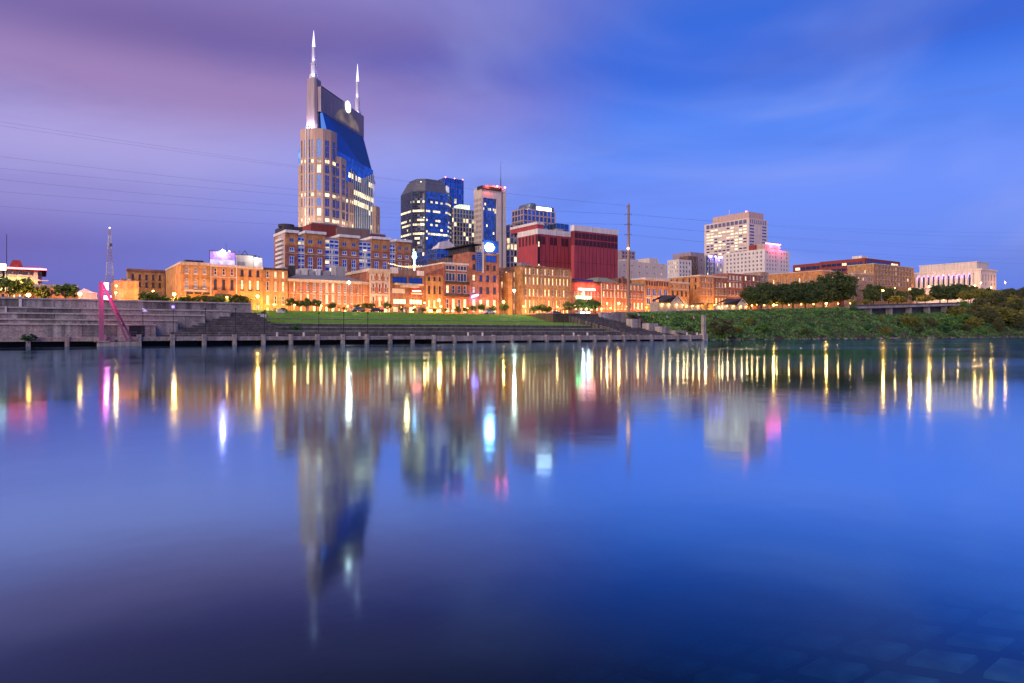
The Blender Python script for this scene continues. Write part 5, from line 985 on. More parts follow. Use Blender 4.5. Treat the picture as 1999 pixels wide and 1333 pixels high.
# ---- billboard on the roof
bb = thing('billboard', 'rooftop billboard glowing purple and white under spotlights', 'billboard', Wd(S(409, FP + 4), FP + 4, ZP(409, 516, FP + 4)), ANG); Wb = S(459, FP + 4) - S(409, FP + 4)
MB().box(0, Wb, 0, .5, 0, 4.3).build('frame', M['black'], bb); MB().box(.1, Wb - .1, -.08, -.003, 1.75, 4.1).build('purple_panel', glow('purple_poster', (.22, .03, .55), 1.1, .9, scale=.6), bb); MB().box(.1, Wb - .1, -.08, -.003, .15, 1.7).build('pale_panel', glow('pale_poster', (.5, .45, 1), .9, .7, scale=.5), bb)
for i in range(6): MB().box(.8 + i * 1.5, 1.3 + i * 1.5, -1.2, -.8, 4.2, 4.5).build('spotlight', M['neonwhite'] if i in (2, 3) else M['metal'], bb)
MB().sphere((Wb * .48, -1.0, 4.1), .55, 10, 6).build('bulb', glow('violet_bulb', (.62, .45, 1), 110), bb)
lamp_light('billboard_spot', 900, (.6, .4, 1), .3, bb, (Wb * .5, -1.8, 4.0), aim=(0, 1, -.12)); MB().tube((Wb * .65, .2, 4.3), (Wb * .65, .2, 7), .04, n=5).build('aerial', M['black'], bb)
wb = thing('rooftop_box', 'white rooftop hoarding with steel A frame beside the purple billboard', 'hoarding', Wd(S(461, FP + 3), FP + 3, ZP(461, 519, FP + 3)), ANG); Wq = S(511, FP + 3) - S(461, FP + 3)
MB().box(0, Wq * .66, 0, .4, 0, 3.5).build('panel', M['trim'], wb); MB().box(Wq * .66, Wq, -.8, .4, 0, 2.9).build('white_box', M['white'], wb); MB().box(.3, Wq * .35, -.06, -.003, .2, 1.4).build('grey_panel', M['grey'], wb); MB().tube((Wq * .2, .2, 3.5), (Wq * .34, .2, 5.0), .1, n=5).tube((Wq * .34, .2, 5.0), (Wq * .48, .2, 3.5), .1, n=5).box(0, Wq * .8, .1, .3, 3.5, 3.7).build('steel_frame', M['black'], wb)
for x in (Wq * .72, Wq * .9): MB().tube((x, -.2, 2.9), (x, -.2, 3.4), .25, n=8).build('vent', M['darktrim'], wb)
lamp_light('hoarding_spot', 500, (1, .95, .85), .3, wb, (Wq * .7, -2.2, 2.8), aim=(0, 1, -.12))
# ================================================================== riverside objects
# ---- mauve steel frame on its plinth in the water
sf = thing('steel_frame', 'mauve steel frame with one upright and two raking struts on a concrete plinth', 'sculpture', Wd(S(190, 152.0), 152.0, 0), ANG); hf = ZP(196, 550, 152.0); Wp = S(275, 152) - S(190, 152)
MB().box(0, Wp, -1.0, 1.6, -4, .85).box(-.5, 2.0, -1.2, 1.4, .85, 1.05).build('plinth', M['deck'], sf)
MB().box(.25, 1.05, -.4, .4, 1.05, hf).build('upright', M['pinksteel'], sf)
for dx, dy in ((5.0, -.5), (6.0, .5)):
    a = Vector((.95, dy * .4, hf - .5)); b = Vector((dx, dy, .85)); d = (b - a).normalized(); MB().tube(a, b, .27, n=4).build('raking_strut', M['pinksteel'], sf)
for z in (.3, .5, .7): MB().tube(Vector((.95, 0, hf - .5)).lerp(Vector((5, -.5, .85)), z), Vector((.95, 0, hf - .5)).lerp(Vector((6, .5, .85)), z), .1, n=4).build('brace', M['pinksteel'], sf)
lamp_light('frame_light', 1500, (1, .08, .28), .3, sf, (3.0, -3.0, hf - 1.5), aim=(-.6, 1, -.15)); MB().box(2.7, 3.1, -3.2, -3.0, .85, 1.2).build('light_housing', M['black'], sf)
# magenta show lights beyond the frame
M['magenta'] = glow('magenta_lamp', (1, .12, .42), 30)
ml = thing('stage_light', 'tall magenta light panel glowing beyond the mauve steel frame', 'light', Wd(S(203, 226), 226, ZP(203, 590, 226)), ANG)
MB().box(0, 1.1, 0, .3, 3.6, 5.6).build('lit_panel', M['magenta'], ml); MB().box(-.2, 1.8, 0, .3, .2, 1.9).build('lit_panel', M['magenta'], ml); MB().box(.5, .7, .31, .45, -1, 6).build('mast', M['black'], ml)
lamp_light('magenta_glow', 1500, (1, .2, .5), .6, ml, (.8, -2.5, 3.2))
# ---- dock lamps with triangular sails
sailm = {'y': weathered('yellow_sail', (.70, .55, .10), var=.15), 'w': weathered('white_sail', (.75, .74, .72), var=.1)}
for px, py, kind, p_ in ((279, 603, 'v', 154.6), (338, 599, 'b', 154.6), (401, 604, 'w', 154.6), (460, 604, 'w', 154.6), (516.6, 608, 'w', 154.6), (622.4, 612, 'w', 154.6), (671, 611, 'w', 154.6), (718, 612, 'w', 154.6), (1100.5, 620, 'w', 154.6), (1178, 615, 'w', 158), (1222, 614, 'y', 158), (1246, 613, 'w', 155), (1275, 617, 'y', 158), (1302, 617, 'w', 158), (1354, 619, 'w', 156)):
    s = S(px, p_); zt = ZP(px, py, p_); lb = {'v': 'slim dock pole topped by a violet glowing sail lamp', 'b': 'slim dock pole topped by a small blue lamp', 'w': 'slim dark dock pole topped by a white triangular sail', 'y': 'slim dark dock pole topped by a yellow triangular sail'}[kind]
    if kind == 'w' and px < 1120: lb = 'slim dark dock pole with a small square cap'
    r = thing('dock_lamp', lb, 'lamp post', Wd(s, p_, 1.78), ANG, 'sail topped poles along the dock'); h = zt - 1.78
    MB().tube((0, 0, 0), (0, 0, h), .09, .06, 6).tube((0, 0, 0), (0, 0, .4), .16, .16, 8).build('pole', M['black'], r)
    mb = MB(); mb.v += [(-.1, 0, h - .6), (.85, 0, h - .45), (-.08, 0, h + .3), (-.1, .08, h - .6), (.85, .08, h - .45), (-.08, .08, h + .3)]; mb.f += [(0, 1, 2), (5, 4, 3), (0, 3, 4, 1), (1, 4, 5, 2), (2, 5, 3, 0)]; mb.m += [0] * 5
    if px > 1120 or kind == 'v': mb.build('sail', glow('violet_sail', (.6, .45, 1), .8) if kind == 'v' else sailm['y' if kind == 'y' else 'w'], r)
    elif kind == 'b': MB().sphere((0, 0, h), .3, 8, 6).build('bulb', glow('blue_lamp', (.15, .1, 1), 5), r)
    else: MB().prism([(-.28, -.14), (.28, -.14), (.28, .14), (-.28, .14)], h, h + .3, top=[(-.1, -.05), (.1, -.05), (.1, .05), (-.1, .05)]).build('cap', M['black'], r)
# ---- street lamps
BLD = [(353, 410, 'awninged orange warehouse'), (410, 463, 'warehouse under the billboard'), (463, 513, 'warehouse with glowing arched windows'), (513, 562, 'tan brick warehouse'), (563, 720, 'long cream corniced brick block'), (720, 761, 'italianate house'), (761, 830, 'modern bar'), (830, 866, 'narrow yellow brick house'), (866, 916, 'balcony house'), (916, 974, 'tall corner building'), (974, 1018, 'brown brick annex'), (1018, 1116, 'brick mill'), (1116, 1173, 'red neon bar'), (1173, 1226, 'dull red brick house'), (1226, 1258, 'house with pale arched windows'), (1258, 1308, 'arcaded orange house'), (1308, 1346, 'low yellow brick house')]
def street_lamp(px, py, p, kind, label, arm=0.0, power=None):
    s = S(px, p); zt = ZP(px, py, p); zg_ = ground_z(s) if p > 186 else bank_z(s, p)
    r = thing('street_lamp', label, 'street lamp', Wd(s, p, zg_), ANG, 'lit street lamps along the riverfront'); h = max(zt - zg_, 2.0)
    rad = {'o': .42, 'w': .42, 's': .26}[kind]
    mb = MB().tube((arm, 0, 0), (arm, 0, h + (.4 if arm else -rad * .8)), .11, .07, 7).tube((arm, 0, 0), (arm, 0, .8), .2, .16, 8)
    if arm: mb.tube((arm, 0, h + .35), (0, 0, h + .45), .06, n=6)
    mb.build('pole', M['metal'], r)
    MB().tube((0, 0, h + rad * .7), (0, 0, h + rad * 1.25), rad * .9, rad * .3, 10).build('hood', M['black'], r)
    MB().sphere((0, 0, h), rad, 12, 8, sz=.9).build('globe', M[{'o': 'bulb', 'w': 'bulbw', 's': 'bulbs'}[kind]], r, smooth=True)
    pw = power if power is not None else {'o': 3600, 'w': 4000, 's': 700}[kind]
    col = {'o': (1, .40, .07), 'w': (1, .86, .62), 's': (1, .50, .16)}[kind]; pw *= .85
    o = lamp_light('lamp_light', pw, col, .3, r, (0, 0, h - rad - .35))
    return r
for px, py, p, k, lb, arm, pw in (
    (55.6, 580, 190, 'o', 'amber street lamp glowing at the edge of the concrete tiered wall', 0, None), (156, 573, 206, 'o', 'amber street lamp beside the pale gabled shed', 0, None), (43, 551, 206, 's', 'small pale lamp in front of the arena trees', 0, None),
    (227, 558, 212, 's', 'pinkish lamp between magenta light and salmon block', 0, None), (226, 571, 206, 's', 'low pinkish lamp between magenta light and salmon block', 0, None), (299, 568, 210, 's', 'small lamp among trees before the yellow brick building', 0, None),
    (340, 574, 208, 'o', 'bright amber street lamp before the cream shed and orange warehouse', 0, 5200), (503, 578, 208, 'o', 'bright amber street lamp before the tan and orange warehouses', 0, 5600), (443, 580, 206, 's', 'small lamp among trees before the orange warehouses', 0, None),
    (681, 551, 208, 'w', 'tall white street lamp before the long cream corniced brick block', 0, 3600), (857, 586, 210, 'o', 'amber street lamp before the narrow yellow brick house', 0, 4200), (829, 591, 214, 's', 'small lamp before the modern dark fronted bar', 0, None),
    (983, 589, 212, 'o', 'amber street lamp before the set back brown annex', 0, 4200), (1004, 567, 207, 'w', 'glaring white street lamp towering before the brick mill', 0, 7000), (1156, 601, 212, 's', 'small lamp in the trees before the red neon bar', 0, None), (1185, 592, 212, 's', 'pale lamp between neon bar and dull red brick house', 0, 1400), (1208, 592, 210, 'o', 'bright amber lamp before the dull red brick house', 0, 5200),
    (1174, 603, 208, 's', 'low white lamp before the dull red brick house', 0, None), (1245, 604, 200, 's', 'low greenish white lamp before the pale arched windows', 0, None), (1278, 601, 204, 's', 'low warm lamp beside the gabled boat shed', 0, None),
    (1510, 596, 196, 'o', 'amber lamp glowing under the row of dark round trees', 0, 8000), (1395, 595, 200, 'o', 'amber lamp between the two gabled boat sheds', 0, 2600), (1478, 594, 200, 's', 'small lamp under the dark round trees', 0, None), (1613, 592, 196, 'o', 'amber lamp beneath the tall dark tree', 0, 7000),
    (1724, 567, 196, 'o', 'amber arm lamp beside the viaduct road and yellow lit trees', -1.6, 8000), (1747, 562, 215, 's', 'smaller amber lamp behind the viaduct lamps', 0, 900), (1776, 564, 200, 'o', 'amber arm lamp over the rounded yellow lit tree', -1.2, 7000), (1813.6, 559, 196, 'o', 'tall amber arm lamp standing on the viaduct road', -1.6, 9000),
    (1903, 557, 205, 'o', 'amber lamp below the courthouse end wall', 0, 5000), (1915, 552, 214, 'o', 'second amber lamp below the courthouse end wall', 0, 2600), (1935, 561, 200, 'o', 'amber lamp among the treetops beyond the courthouse', 0, 5000), (1962, 551, 212, 'o', 'arm lamp standing against the sky above the treetops', 1.2, 1800)):
    street_lamp(px, py, p, k, lb, arm, pw)
for i, px in enumerate([386, 420, 470, 535] + list(range(575, 980, 26)) + list(range(1022, 1110, 22)) + [1192, 1224, 1262, 1290, 1310, 1340] + list(range(1420, 1700, 24)) + [1760, 1842, 1870]):
    hh_ = 598 + (i * 7 % 5) if px < 1400 else (600 if px < 1700 else 586); near = [q for q in BLD if q[0] <= px < q[1]]
    lb_ = ('low amber globe lamp on the pavement before the ' + near[0][2]) if near else 'low amber globe lamp along the bank top road under the trees'
    street_lamp(px, hh_, 213 if px < 1320 else 198, 's', lb_, 0, 420)
# ---- utility pole with crossarms and lines
up = thing('utility_pole', 'tall brown steel utility pole with four crossarms before brick houses', 'utility pole', Wd(S(1227, 205), 205, 9.5), ANG); hp = ZP(1227, 398, 205) - 9.5
MB().tube((0, 0, 0), (0, 0, hp), .75, .42, 12).build('shaft', M['pole'], up)
arms = [hp - .9, hp - 4.2, hp - 8.4, hp - 12.6]
for i, z in enumerate(arms):
    L_ = 1.3 if i == 0 else 2.8; MB().tube((-L_ * 1.0, -L_ * .25, z - .35), (L_ * .75, L_ * .2, z + .35), .11, n=6).build('crossarm', M['pole'], up)
    for sx in (-1, .74): MB().tube((L_ * sx, L_ * .25 * sx, z + .38 * sx - .5), (L_ * sx, L_ * .25 * sx, z + .4 * sx), .07, n=6).build('insulator', M['darktrim'], up)
MB().tube((-.55, -.4, 0), (-.45, -.4, hp * .62), .06, n=5).build('conduit', M['metal'], up); MB().sphere((-.8, -.6, hp * .6), .4, 8, 6).build('lamp', M['bulbs'], up)
upw = Wd(S(1227, 205), 205, 9.5)
def wire(a, b, sag, label, r=.03):
    mb = MB(); pr = None; n = 28
    for i in range(n + 1):
        t = i / n; q = a.lerp(b, t) - Vector((0, 0, 4 * sag * t * (1 - t)))
        if pr is not None: mb.tube(pr, q, r, n=4, caps=False)
        pr = q
    o = mb.build('power_line', M['black'], None); tag(o, label, 'power line', 'power lines from the utility pole')
def ray(px, py, Yd): return Vector((U(px) * Yd, Yd, CAMZ + (HY - py) / F_PX * Yd))
for z, py, k in ((arms[1], 298, 0), (arms[1], 322, 1), (arms[2], 344, 0), (arms[2], 369, 1), (arms[3], 398, 0)):
    sx = -1 if k == 0 else .74; a = upw + Vector((2.8 * sx * CA, 2.8 * sx * SA, z + .3 * sx))
    wire(a, ray(-60, py, 165), 2.0, 'thin power line sagging from the utility pole past the twin spired tower', .018)
for z, py in ((arms[0], 228), (arms[0] + .3, 236)): wire(upw + Vector((0, 0, z)), ray(-60, py, 150), 1.5, 'highest thin line running from the utility pole top past the spires', .014)
for z, py, k in ((arms[1], 452, 0), (arms[1], 463, 1), (arms[2], 480, 0), (arms[2], 490, 1), (arms[3], 505, 0), (arms[3], 515, 1)):
    sx = -1 if k == 0 else .74; a = upw + Vector((2.8 * sx * CA, 2.8 * sx * SA, z + .3 * sx)); wire(a, ray(2080, py, 430), 3.0, 'thin power line running from the utility pole over the white block and courthouse', .02)
# ---- boat sheds on the bank top
def shed(label, xa, xg, xb, ye, yr, p):
    s0_ = S(xa, p); zg_ = ground_z(s0_) - .2; Wd_ = S(xb, p) - s0_; ze = ZP(xa, ye, p) - zg_; zr = ZP((xa + xb) / 2, yr, p) - zg_; xg_ = S(xg, p) - s0_; r = thing('boat_shed', label, 'shed', Wd(s0_, p, zg_), ANG)
    Lx, Dy = xg_, 5.0; mb = MB(); nbd = 9
    for i in range(nbd): MB().box(0, Wd_, -.02 - .015 * (i % 2), .12, ze * i / nbd + .01, ze * (i + 1) / nbd - .02).build('board', M['wood'], r)
    MB().box(.02, Wd_ - .02, .13, Dy, 0, ze).build('body', M['wood'], r)
    mb = MB(); xm = (xg_ + Wd_) / 2; mb.v += [(xg_, -.3, ze), (Wd_ + .4, -.3, ze), (xm, -.3, zr), (-.6, Dy * .4, ze), (xg_ * .55, Dy * .4, zr), (xg_, Dy, ze), (Wd_ + .4, Dy, ze)]
    mb.face([(xg_, -.04, ze), (Wd_, -.04, ze), (xm, -.04, zr - .15)]); mb.v = mb.v; 
    g2 = MB(); g2.face([(xg_, -.04, ze), (Wd_, -.04, ze), (xm, -.04, zr - .1)]); g2.build('gable', M['grey'], r)
    rf = MB(); rf.face([(-.5, -.5, ze - .1), (xg_ - .2, -.5, ze - .1), (xm, -.5, zr + .05), (xg_ * .62, Dy * .5, zr + .05)]); rf.face([(-.5, -.5, ze + .02), (xg_ * .62, Dy * .5, zr + .17), (xm, -.5, zr + .17), (xg_ - .2, -.5, ze + .02)]); rf.face([(Wd_ + .4, -.5, ze - .1), (Wd_ + .4, Dy, ze - .1), (xm, Dy, zr + .05), (xm, -.5, zr + .05)]); rf.face([(-.5, Dy, ze), (xg_ * .62, Dy * .5, zr + .17), (xm, Dy, zr + .1)])
    rf.build('roof', M['darkroof'], r); MB().tube((xm, -.5, zr + .1), (Wd_ + .4, -.5, ze), .12, n=4).tube((xm, -.5, zr + .1), (xg_ - .2, -.5, ze), .12, n=4).build('bargeboard', M['trim'], r)
    for x in (Wd_ * .12, Wd_ * .40, Wd_ * .72, Wd_ * .97):
        MB().sphere((x, -.45, ze - .7), .16, 8, 6).tube((x, -.02, ze - .6), (x, -.45, ze - .6), .04, n=5).build('wall_lamp', M['bulbs'], r); lamp_light('shed_light', 300, (1, .55, .2), .2, r, (x, -.8, ze - 1.0))
shed('gabled grey boat shed lit by wall lamps beside the long concrete wall', 1286, 1309, 1333, 590, 577, 190); shed('gabled grey boat shed lit by wall lamps beside the dark trees', 1412, 1438, 1457, 594, 583, 191)
def fence(label, xa, xb, yt, p, nlamp):
    s0_, s1_ = S(xa, p), S(xb, p); zg_ = ground_z(s0_) - .3; h = ZP(xa, yt, p) - zg_; r = thing('board_fence', label, 'fence', Wd(s0_, p, zg_), ANG); Wl = s1_ - s0_
    for i in range(7): MB().box(0, Wl, -.03, .04, h * i / 7 + .06, h * (i + 1) / 7 - .05).build('board', M['wood'], r)
    for i in range(nlamp + 1): MB().box(Wl * i / nlamp - .1, Wl * i / nlamp + .1, .05, .25, 0, h + .1).build('post', M['trim'], r)
    for i in range(nlamp): x = Wl * (i + .5) / nlamp; MB().sphere((x, -.25, h - .3), .15, 8, 6).build('wall_lamp', M['bulbs'], r); lamp_light('fence_light', 260, (1, .55, .2), .2, r, (x, -.6, h - .55))
fence('pale board fence with lamps joining the wall side boat shed', 1334, 1368, 595, 192, 3); fence('pale board fence with lamps joining the tree side boat shed', 1399, 1411, 597, 192, 2)
pv = thing('timber_kiosk', 'small amber lit timber kiosk between the two boat shed fences', 'kiosk', Wd(S(1369, 193), 193, ground_z(S(1369, 193)) - .2), ANG); Wk = S(1396, 193) - S(1369, 193)
for x in (0, Wk * .5, Wk): MB().box(x - .12, x + .12, 0, .24, 0, 3.4).box(x - .12, x + .12, 4, 4.24, 0, 3.4).build('post', M['wood'], pv)
MB().box(-.4, Wk + .4, -.4, 4.6, 3.4, 3.7).build('roof', M['darkroof'], pv); MB().box(.2, Wk - .2, 3.7, 3.9, 0, 3.2).build('back_wall', M['tan'], pv); lamp_light('kiosk_light', 1100, (1, .6, .2), .3, pv, (Wk / 2, 1.5, 2.8))
# ---- viaduct road
vr = thing('road_viaduct', 'pale edged road viaduct climbing through the green bank vegetation', 'viaduct', (0, 0, 0), ANG)
for k in range(12):
    a, b = 330 + 10.5 * k, 330 + 10.5 * (k + 1); za, zb = ground_z(a) + .1, ground_z(b) + .1; mb = MB()
    mb.v += [(a, 184, za - 1.1), (b - .05, 184, zb - 1.1), (b - .05, 190, zb - 1.1), (a, 190, za - 1.1), (a, 184, za), (b - .05, 184, zb), (b - .05, 190, zb), (a, 190, za)]
    mb.f += [(0, 3, 2, 1), (4, 5, 6, 7), (0, 1, 5, 4), (1, 2, 6, 5), (2, 3, 7, 6), (3, 0, 4, 7)]; mb.m += [0] * 6; mb.build('deck_span', M['deck'], vr); MB().box(a, b - .05, 188.6, 190.5, za - 12, za - 1.3).build('dark_backing', M['darkstep'], vr)  # dark backing added under the deck to block sky and stand for shade
    mb = MB(); mb.v += [(a, 184.2, za), (b, 184.2, zb), (b, 184.45, zb), (a, 184.45, za), (a, 184.2, za + .8), (b, 184.2, zb + .8), (b, 184.45, zb + .8), (a, 184.45, za + .8)]; mb.f += [(0, 1, 5, 4), (1, 2, 6, 5), (2, 3, 7, 6), (3, 0, 4, 7), (4, 5, 6, 7)]; mb.m += [0] * 5; mb.build('parapet', M['darkstep'], vr)
    if k % 2 == 0: MB().box(a, a + 1.2, 185, 188, za - 9, za - 1.12).build('pier', M['deck'], vr)
# ---- trees
TG = 'small street trees along the riverfront street'
proto = [make_tree('street_tree', 'x', 4.8, 2.0, 1.5, 'leaf', 31 + i, 55, 20, .40, .11, TG) for i in range(3)]
protoy = make_tree('street_tree', 'x', 4.0, 1.7, 1.3, 'leafy_', 41, 45, 20, .38, .09, TG)
used = set()
def plant(pr, px, ytop, p, label, hb, group=None, zb=None, wide=1.0):
    near = [q for q in BLD if q[0] <= px < q[1]]
    if near and 206 <= p <= 209.5 and ' before ' in label: label = label.split(' before ')[0] + ' before the ' + near[0][2]
    s = S(px, p); z = (ground_z(s) if p > 186 else bank_z(s, p)) if zb is None else zb; h = max(ZP(px, ytop, p) - z, 1.5); k = h / hb
    loc = Wd(s, p, z - .1); rz = random.uniform(0, 6.28); sc3 = (k * wide * random.uniform(.9, 1.1), k * wide * random.uniform(.9, 1.1), k)
    if pr not in used: used.add(pr); pr.location = loc; pr.rotation_euler = (0, 0, rz); pr.scale = sc3; pr['label'] = label; o = pr
    else: o = copy_thing(pr, loc, rz, sc3, label)
    if group: o['group'] = group
    return o
for i, (px, yt, p, w) in enumerate(((18, 541, 192, 1.3), (52, 545, 196, 1.1), (84, 558, 194, 1.0), (128, 552, 194, 1.25))): plant(proto[i % 3], px, yt, p, 'spreading tree on the street edge before the arena and low halls', 4.8, wide=w)
for i, (px, yt) in enumerate(((283, 568), (299, 570), (322, 576), (352, 578), (366, 576))): plant(proto[i % 3], px, yt, 207, 'bushy street tree before the yellow brick building and cream shed', 4.8)
for i, (px, yt) in enumerate(((392, 575), (409, 578), (428, 574), (446, 576), (462, 573), (478, 577))): plant(proto[i % 3] if i < 4 else protoy, px, yt, 208, 'dense street tree before the orange brick warehouses', 4.8 if i < 4 else 4.0, wide=1.25)
for i, (px, yt) in enumerate(((567, 580), (584, 586), (598, 582), (618, 583), (650, 590))): plant(proto[i % 3], px, yt, 208, 'low street tree before the white framed windows of the long brick block', 4.8)
for i, (px, yt) in enumerate(((646, 591), (672, 597), (697, 592), (712, 589), (725, 590))): plant(protoy, px, yt, 209, 'yellow lit sapling before the long brick block and italianate house', 4.0)
plant(proto[0], 757, 589, 207, 'upright dark green tree before the modern dark fronted bar', 4.8, wide=.9); plant(proto[1], 783, 597, 207, 'small shrubby tree below the modern bar windows', 4.8, wide=.8)
for i, (px, yt) in enumerate(((808, 601), (826, 599), (848, 601), (868, 600), (893, 597), (908, 599))): plant(protoy, px, yt, 209, 'yellow lit sapling before the narrow yellow brick house and balcony house', 4.0, wide=1.1)
for i, (px, yt) in enumerate(((922, 595), (940, 593), (962, 596), (986, 592))): plant(proto[i % 3], px, yt, 209, 'street tree before the tall brick corner building and annex', 4.8)
for i, (px, yt) in enumerate(((1043, 596), (1057, 594), (1068, 597))): plant(proto[i % 3], px, yt, 209, 'bright green street tree before the brick mill', 4.8, wide=1.2)
for i, (px, yt) in enumerate(((1112, 588), (1133, 584), (1150, 583), (1163, 586))): plant(proto[i % 3], px, yt, 206, 'round leafy tree before the red neon bar', 4.8, wide=1.15)
BT = 'tall dark trees on the right bank street'
bigp = [make_tree('round_tree', 'x', 15, 5.0, 6.6, 'leafd', 61 + i, 170, 46, .62, .42, BT) for i in range(2)]
for i, (px, yt, p, w) in enumerate(((1466, 556, 200, 1.1), (1486, 551, 197, 1.05), (1505, 549, 199, 1.1), (1527, 552, 196, 1.05), (1548, 547, 199, 1.1), (1572, 551, 196, 1.05), (1590, 546, 199, 1.0))): plant(bigp[i % 2], px, yt, p, 'dark round crowned tree in the clipped row behind the green bank', 15, wide=w)
plant(bigp[0], 1640, 528, 205, 'tallest dark spreading tree rising before the dark red offices', 15, wide=1.3); plant(bigp[1], 1607, 538, 208, 'dark tree between the clipped row and the tallest tree', 15, wide=1.0)
YG = 'lamp lit trees by the viaduct road'
ylp = make_tree('lamplit_tree', 'x', 7, 4.0, 2.4, 'leafy_', 71, 90, 34, .5, .2, YG)
for px, yt, p, w, lb in ((1752, 577, 194, 1.3, 'wide low tree lit yellow behind the viaduct road'), (1806, 575, 196, 1.3, 'wide low tree lit yellow under the tall viaduct lamp'), (1690, 583, 194, 1.0, 'small yellow lit tree beside the tallest dark tree'), (1668, 587, 194, .9, 'small yellow lit shrub tree under the tallest dark tree'), (1890, 566, 190, 1.2, 'golden lit tree below the courthouse end wall'), (1912, 563, 194, 1.0, 'golden lit tree under the courthouse lamps'), (1945, 566, 192, 1.0, 'golden tinged tree beside the treetop lamp')): plant(ylp, px, yt, p, lb, 7, wide=w)
midp = make_tree('bank_tree', 'x', 10, 4.2, 4.0, 'leafd', 81, 110, 36, .55, .25, 'dark trees climbing the hill')
for px, yt, p, w in ((1705, 553, 226, 1.0), (1735, 560, 224, 1.0), (1700, 562, 214, 1.0), (1760, 566, 220, .9), (1790, 560, 222, 1.0), (1835, 554, 214, 1.2), (1850, 558, 206, 1.1), (1870, 552, 212, 1.1), (1880, 560, 204, 1.0), (1895, 556, 220, 1.0), (1925, 560, 216, 1.0), (1968, 562, 204, 1.2)): plant(midp, px, yt, p, 'dark tree on the hill between viaduct road and courthouse', 10, wide=w)
rbp = make_tree('bank_tree', 'x', 13, 5.2, 5.4, 'bush', 91, 150, 40, .62, .3, 'tall trees smothering the far bank')
for px, yt, p, w in ((1915, 580, 172, .9), (1945, 570, 176, 1.0), (1975, 563, 180, 1.0), (2003, 560, 178, 1.1), (1930, 600, 164, .8), (1960, 590, 166, .9), (1992, 585, 168, 1.0), (2030, 565, 172, 1.2), (1985, 612, 158, .8), (2060, 570, 168, 1.2), (1950, 618, 158, .7)): plant(rbp, px, yt, p, 'brownish green tree smothering the high end of the bank', 13, wide=w)
shp = make_tree('bank_shrub', 'x', 6, 3.6, 3.0, 'bush', 101, 90, 36, .42, .12, 'shrubs on the green bank', 'shrub'); shv = make_tree('bank_shrub', 'x', 6, 3.8, 2.8, 'vine', 102, 90, 36, .45, .12, 'shrubs on the green bank', 'shrub')
plant(shp, 1411, 620, 158, 'big rounded brownish shrub at the water beyond the dock end', 6, zb=.2, wide=.95)
plant(shp, 1815, 618, 164, 'golden topped shrub low on the bank below the viaduct', 6, wide=.9); plant(shp, 1905, 598, 170, 'rust brown shrub below the golden lit tree', 6, wide=.8)
shk = make_tree('bank_shrub', 'x', 6, 3.8, 2.8, 'kudzu', 103, 90, 36, .45, .12, 'shrubs on the green bank', 'shrub'); shy = make_tree('bank_shrub', 'x', 6, 3.4, 2.6, 'leafy_', 104, 80, 34, .42, .12, 'shrubs on the green bank', 'shrub')
rs = random.Random(12)
for k, (px, yt, p) in enumerate(((1318, 632, 168), (1330, 625, 172), (1352, 620, 172), (1345, 640, 163), (1385, 616, 176), (1440, 610, 178), (1462, 622, 168), (1470, 616, 174), (1490, 636, 160), (1520, 610, 178), (1540, 628, 166), (1560, 612, 176), (1600, 609, 178), (1612, 634, 161), (1640, 606, 178), (1665, 600, 181), (1690, 614, 170), (1720, 616, 168), (1750, 620, 166), (1775, 612, 172), (1850, 602, 176), (1868, 596, 180), (1880, 588, 183), (1850, 620, 164), (1880, 610, 170), (1500, 628, 166), (1580, 626, 166), (1650, 630, 163), (1695, 634, 160), (1790, 630, 160), (1845, 638, 158), (1885, 632, 160), (1730, 640, 157), (1570, 642, 157), (1440, 640, 158), (1915, 640, 157))):
    if 1665 < px < 1860 and p > 170: p = 166
    pr, lb = ((shv, 'blue green leafy shrub tangled in the vines of the bank'), (shk, 'patchy bright green shrub mounded over the bank vines'), (shp, 'dull brownish shrub among the green bank vines'), (shk, 'patchy bright green shrub mounded over the bank vines'), (shy, 'yellow green shrub catching lamplight on the bank'))[(k * 7 + k // 3) % 5]
    plant(pr, px, max(yt, 617 if 1665 < px < 1860 else 0) + rs.uniform(-4, 3), p, lb, 6, wide=rs.uniform(.9, 1.7))
for px, yt, p, w in ((1925, 592, 168, 1.3), (1962, 600, 163, 1.4), (1990, 604, 160, 1.2), (1900, 618, 162, 1.2), (1975, 576, 174, 1.2)): plant(shy, px, yt, p, 'large warm tinted bush on the high end of the bank', 6, wide=w)
for px, p, w in ((58, 153.6, .5), (480, 181, .7), (469, 183, .7), (520, 179, .5), (575, 172, .5), (498, 194, .6), (548, 199, .5)):
    pass
sm = make_tree('potted_shrub', 'x', 1.6, .9, .7, 'vine', 111, 26, 22, .26, .05, 'small shrubs at the lawn edge', 'shrub')
for px, yt, p, zb, lb in ((56, 656, 153.2, 1.0, 'small dark green shrub sprouting from the dock edge'), (470, 612, 188, 5.9, 'bright yellow green shrub at the lawn corner above the stairs'), (478, 616, 184, 5.4, 'bright yellow green shrub at the lawn corner above the stairs'), (522, 633, 175, 4.1, 'small yellow shrub on the terrace coping'), (578, 641, 169, 3.1, 'small yellow shrub on the lowest terrace'), (512, 608, 193, 6.9, 'small shrub beside the planter block at the lawn top'), (552, 602, 200, 8.4, 'dark shrub beside the planter block at the street edge')):
    o = plant(sm, px, yt, p, lb, 1.6, zb=zb, wide=1.5)
for px, y, p, z in ((510, 613, 192.5, 6.7), (549, 608, 200, 8.3)):
    o = MB().box(-1.2, 1.2, -.6, .6, 0, 1.0).box(-1.3, 1.3, -.7, .7, 1.0, 1.12).build('planter_block', M['white'], None, loc=Wd(S(px, p), p, z - .1), rz=ANG); tag(o, 'pale stone planter block at the upper edge of the lawn', 'planter', 'planters at the lawn edge')
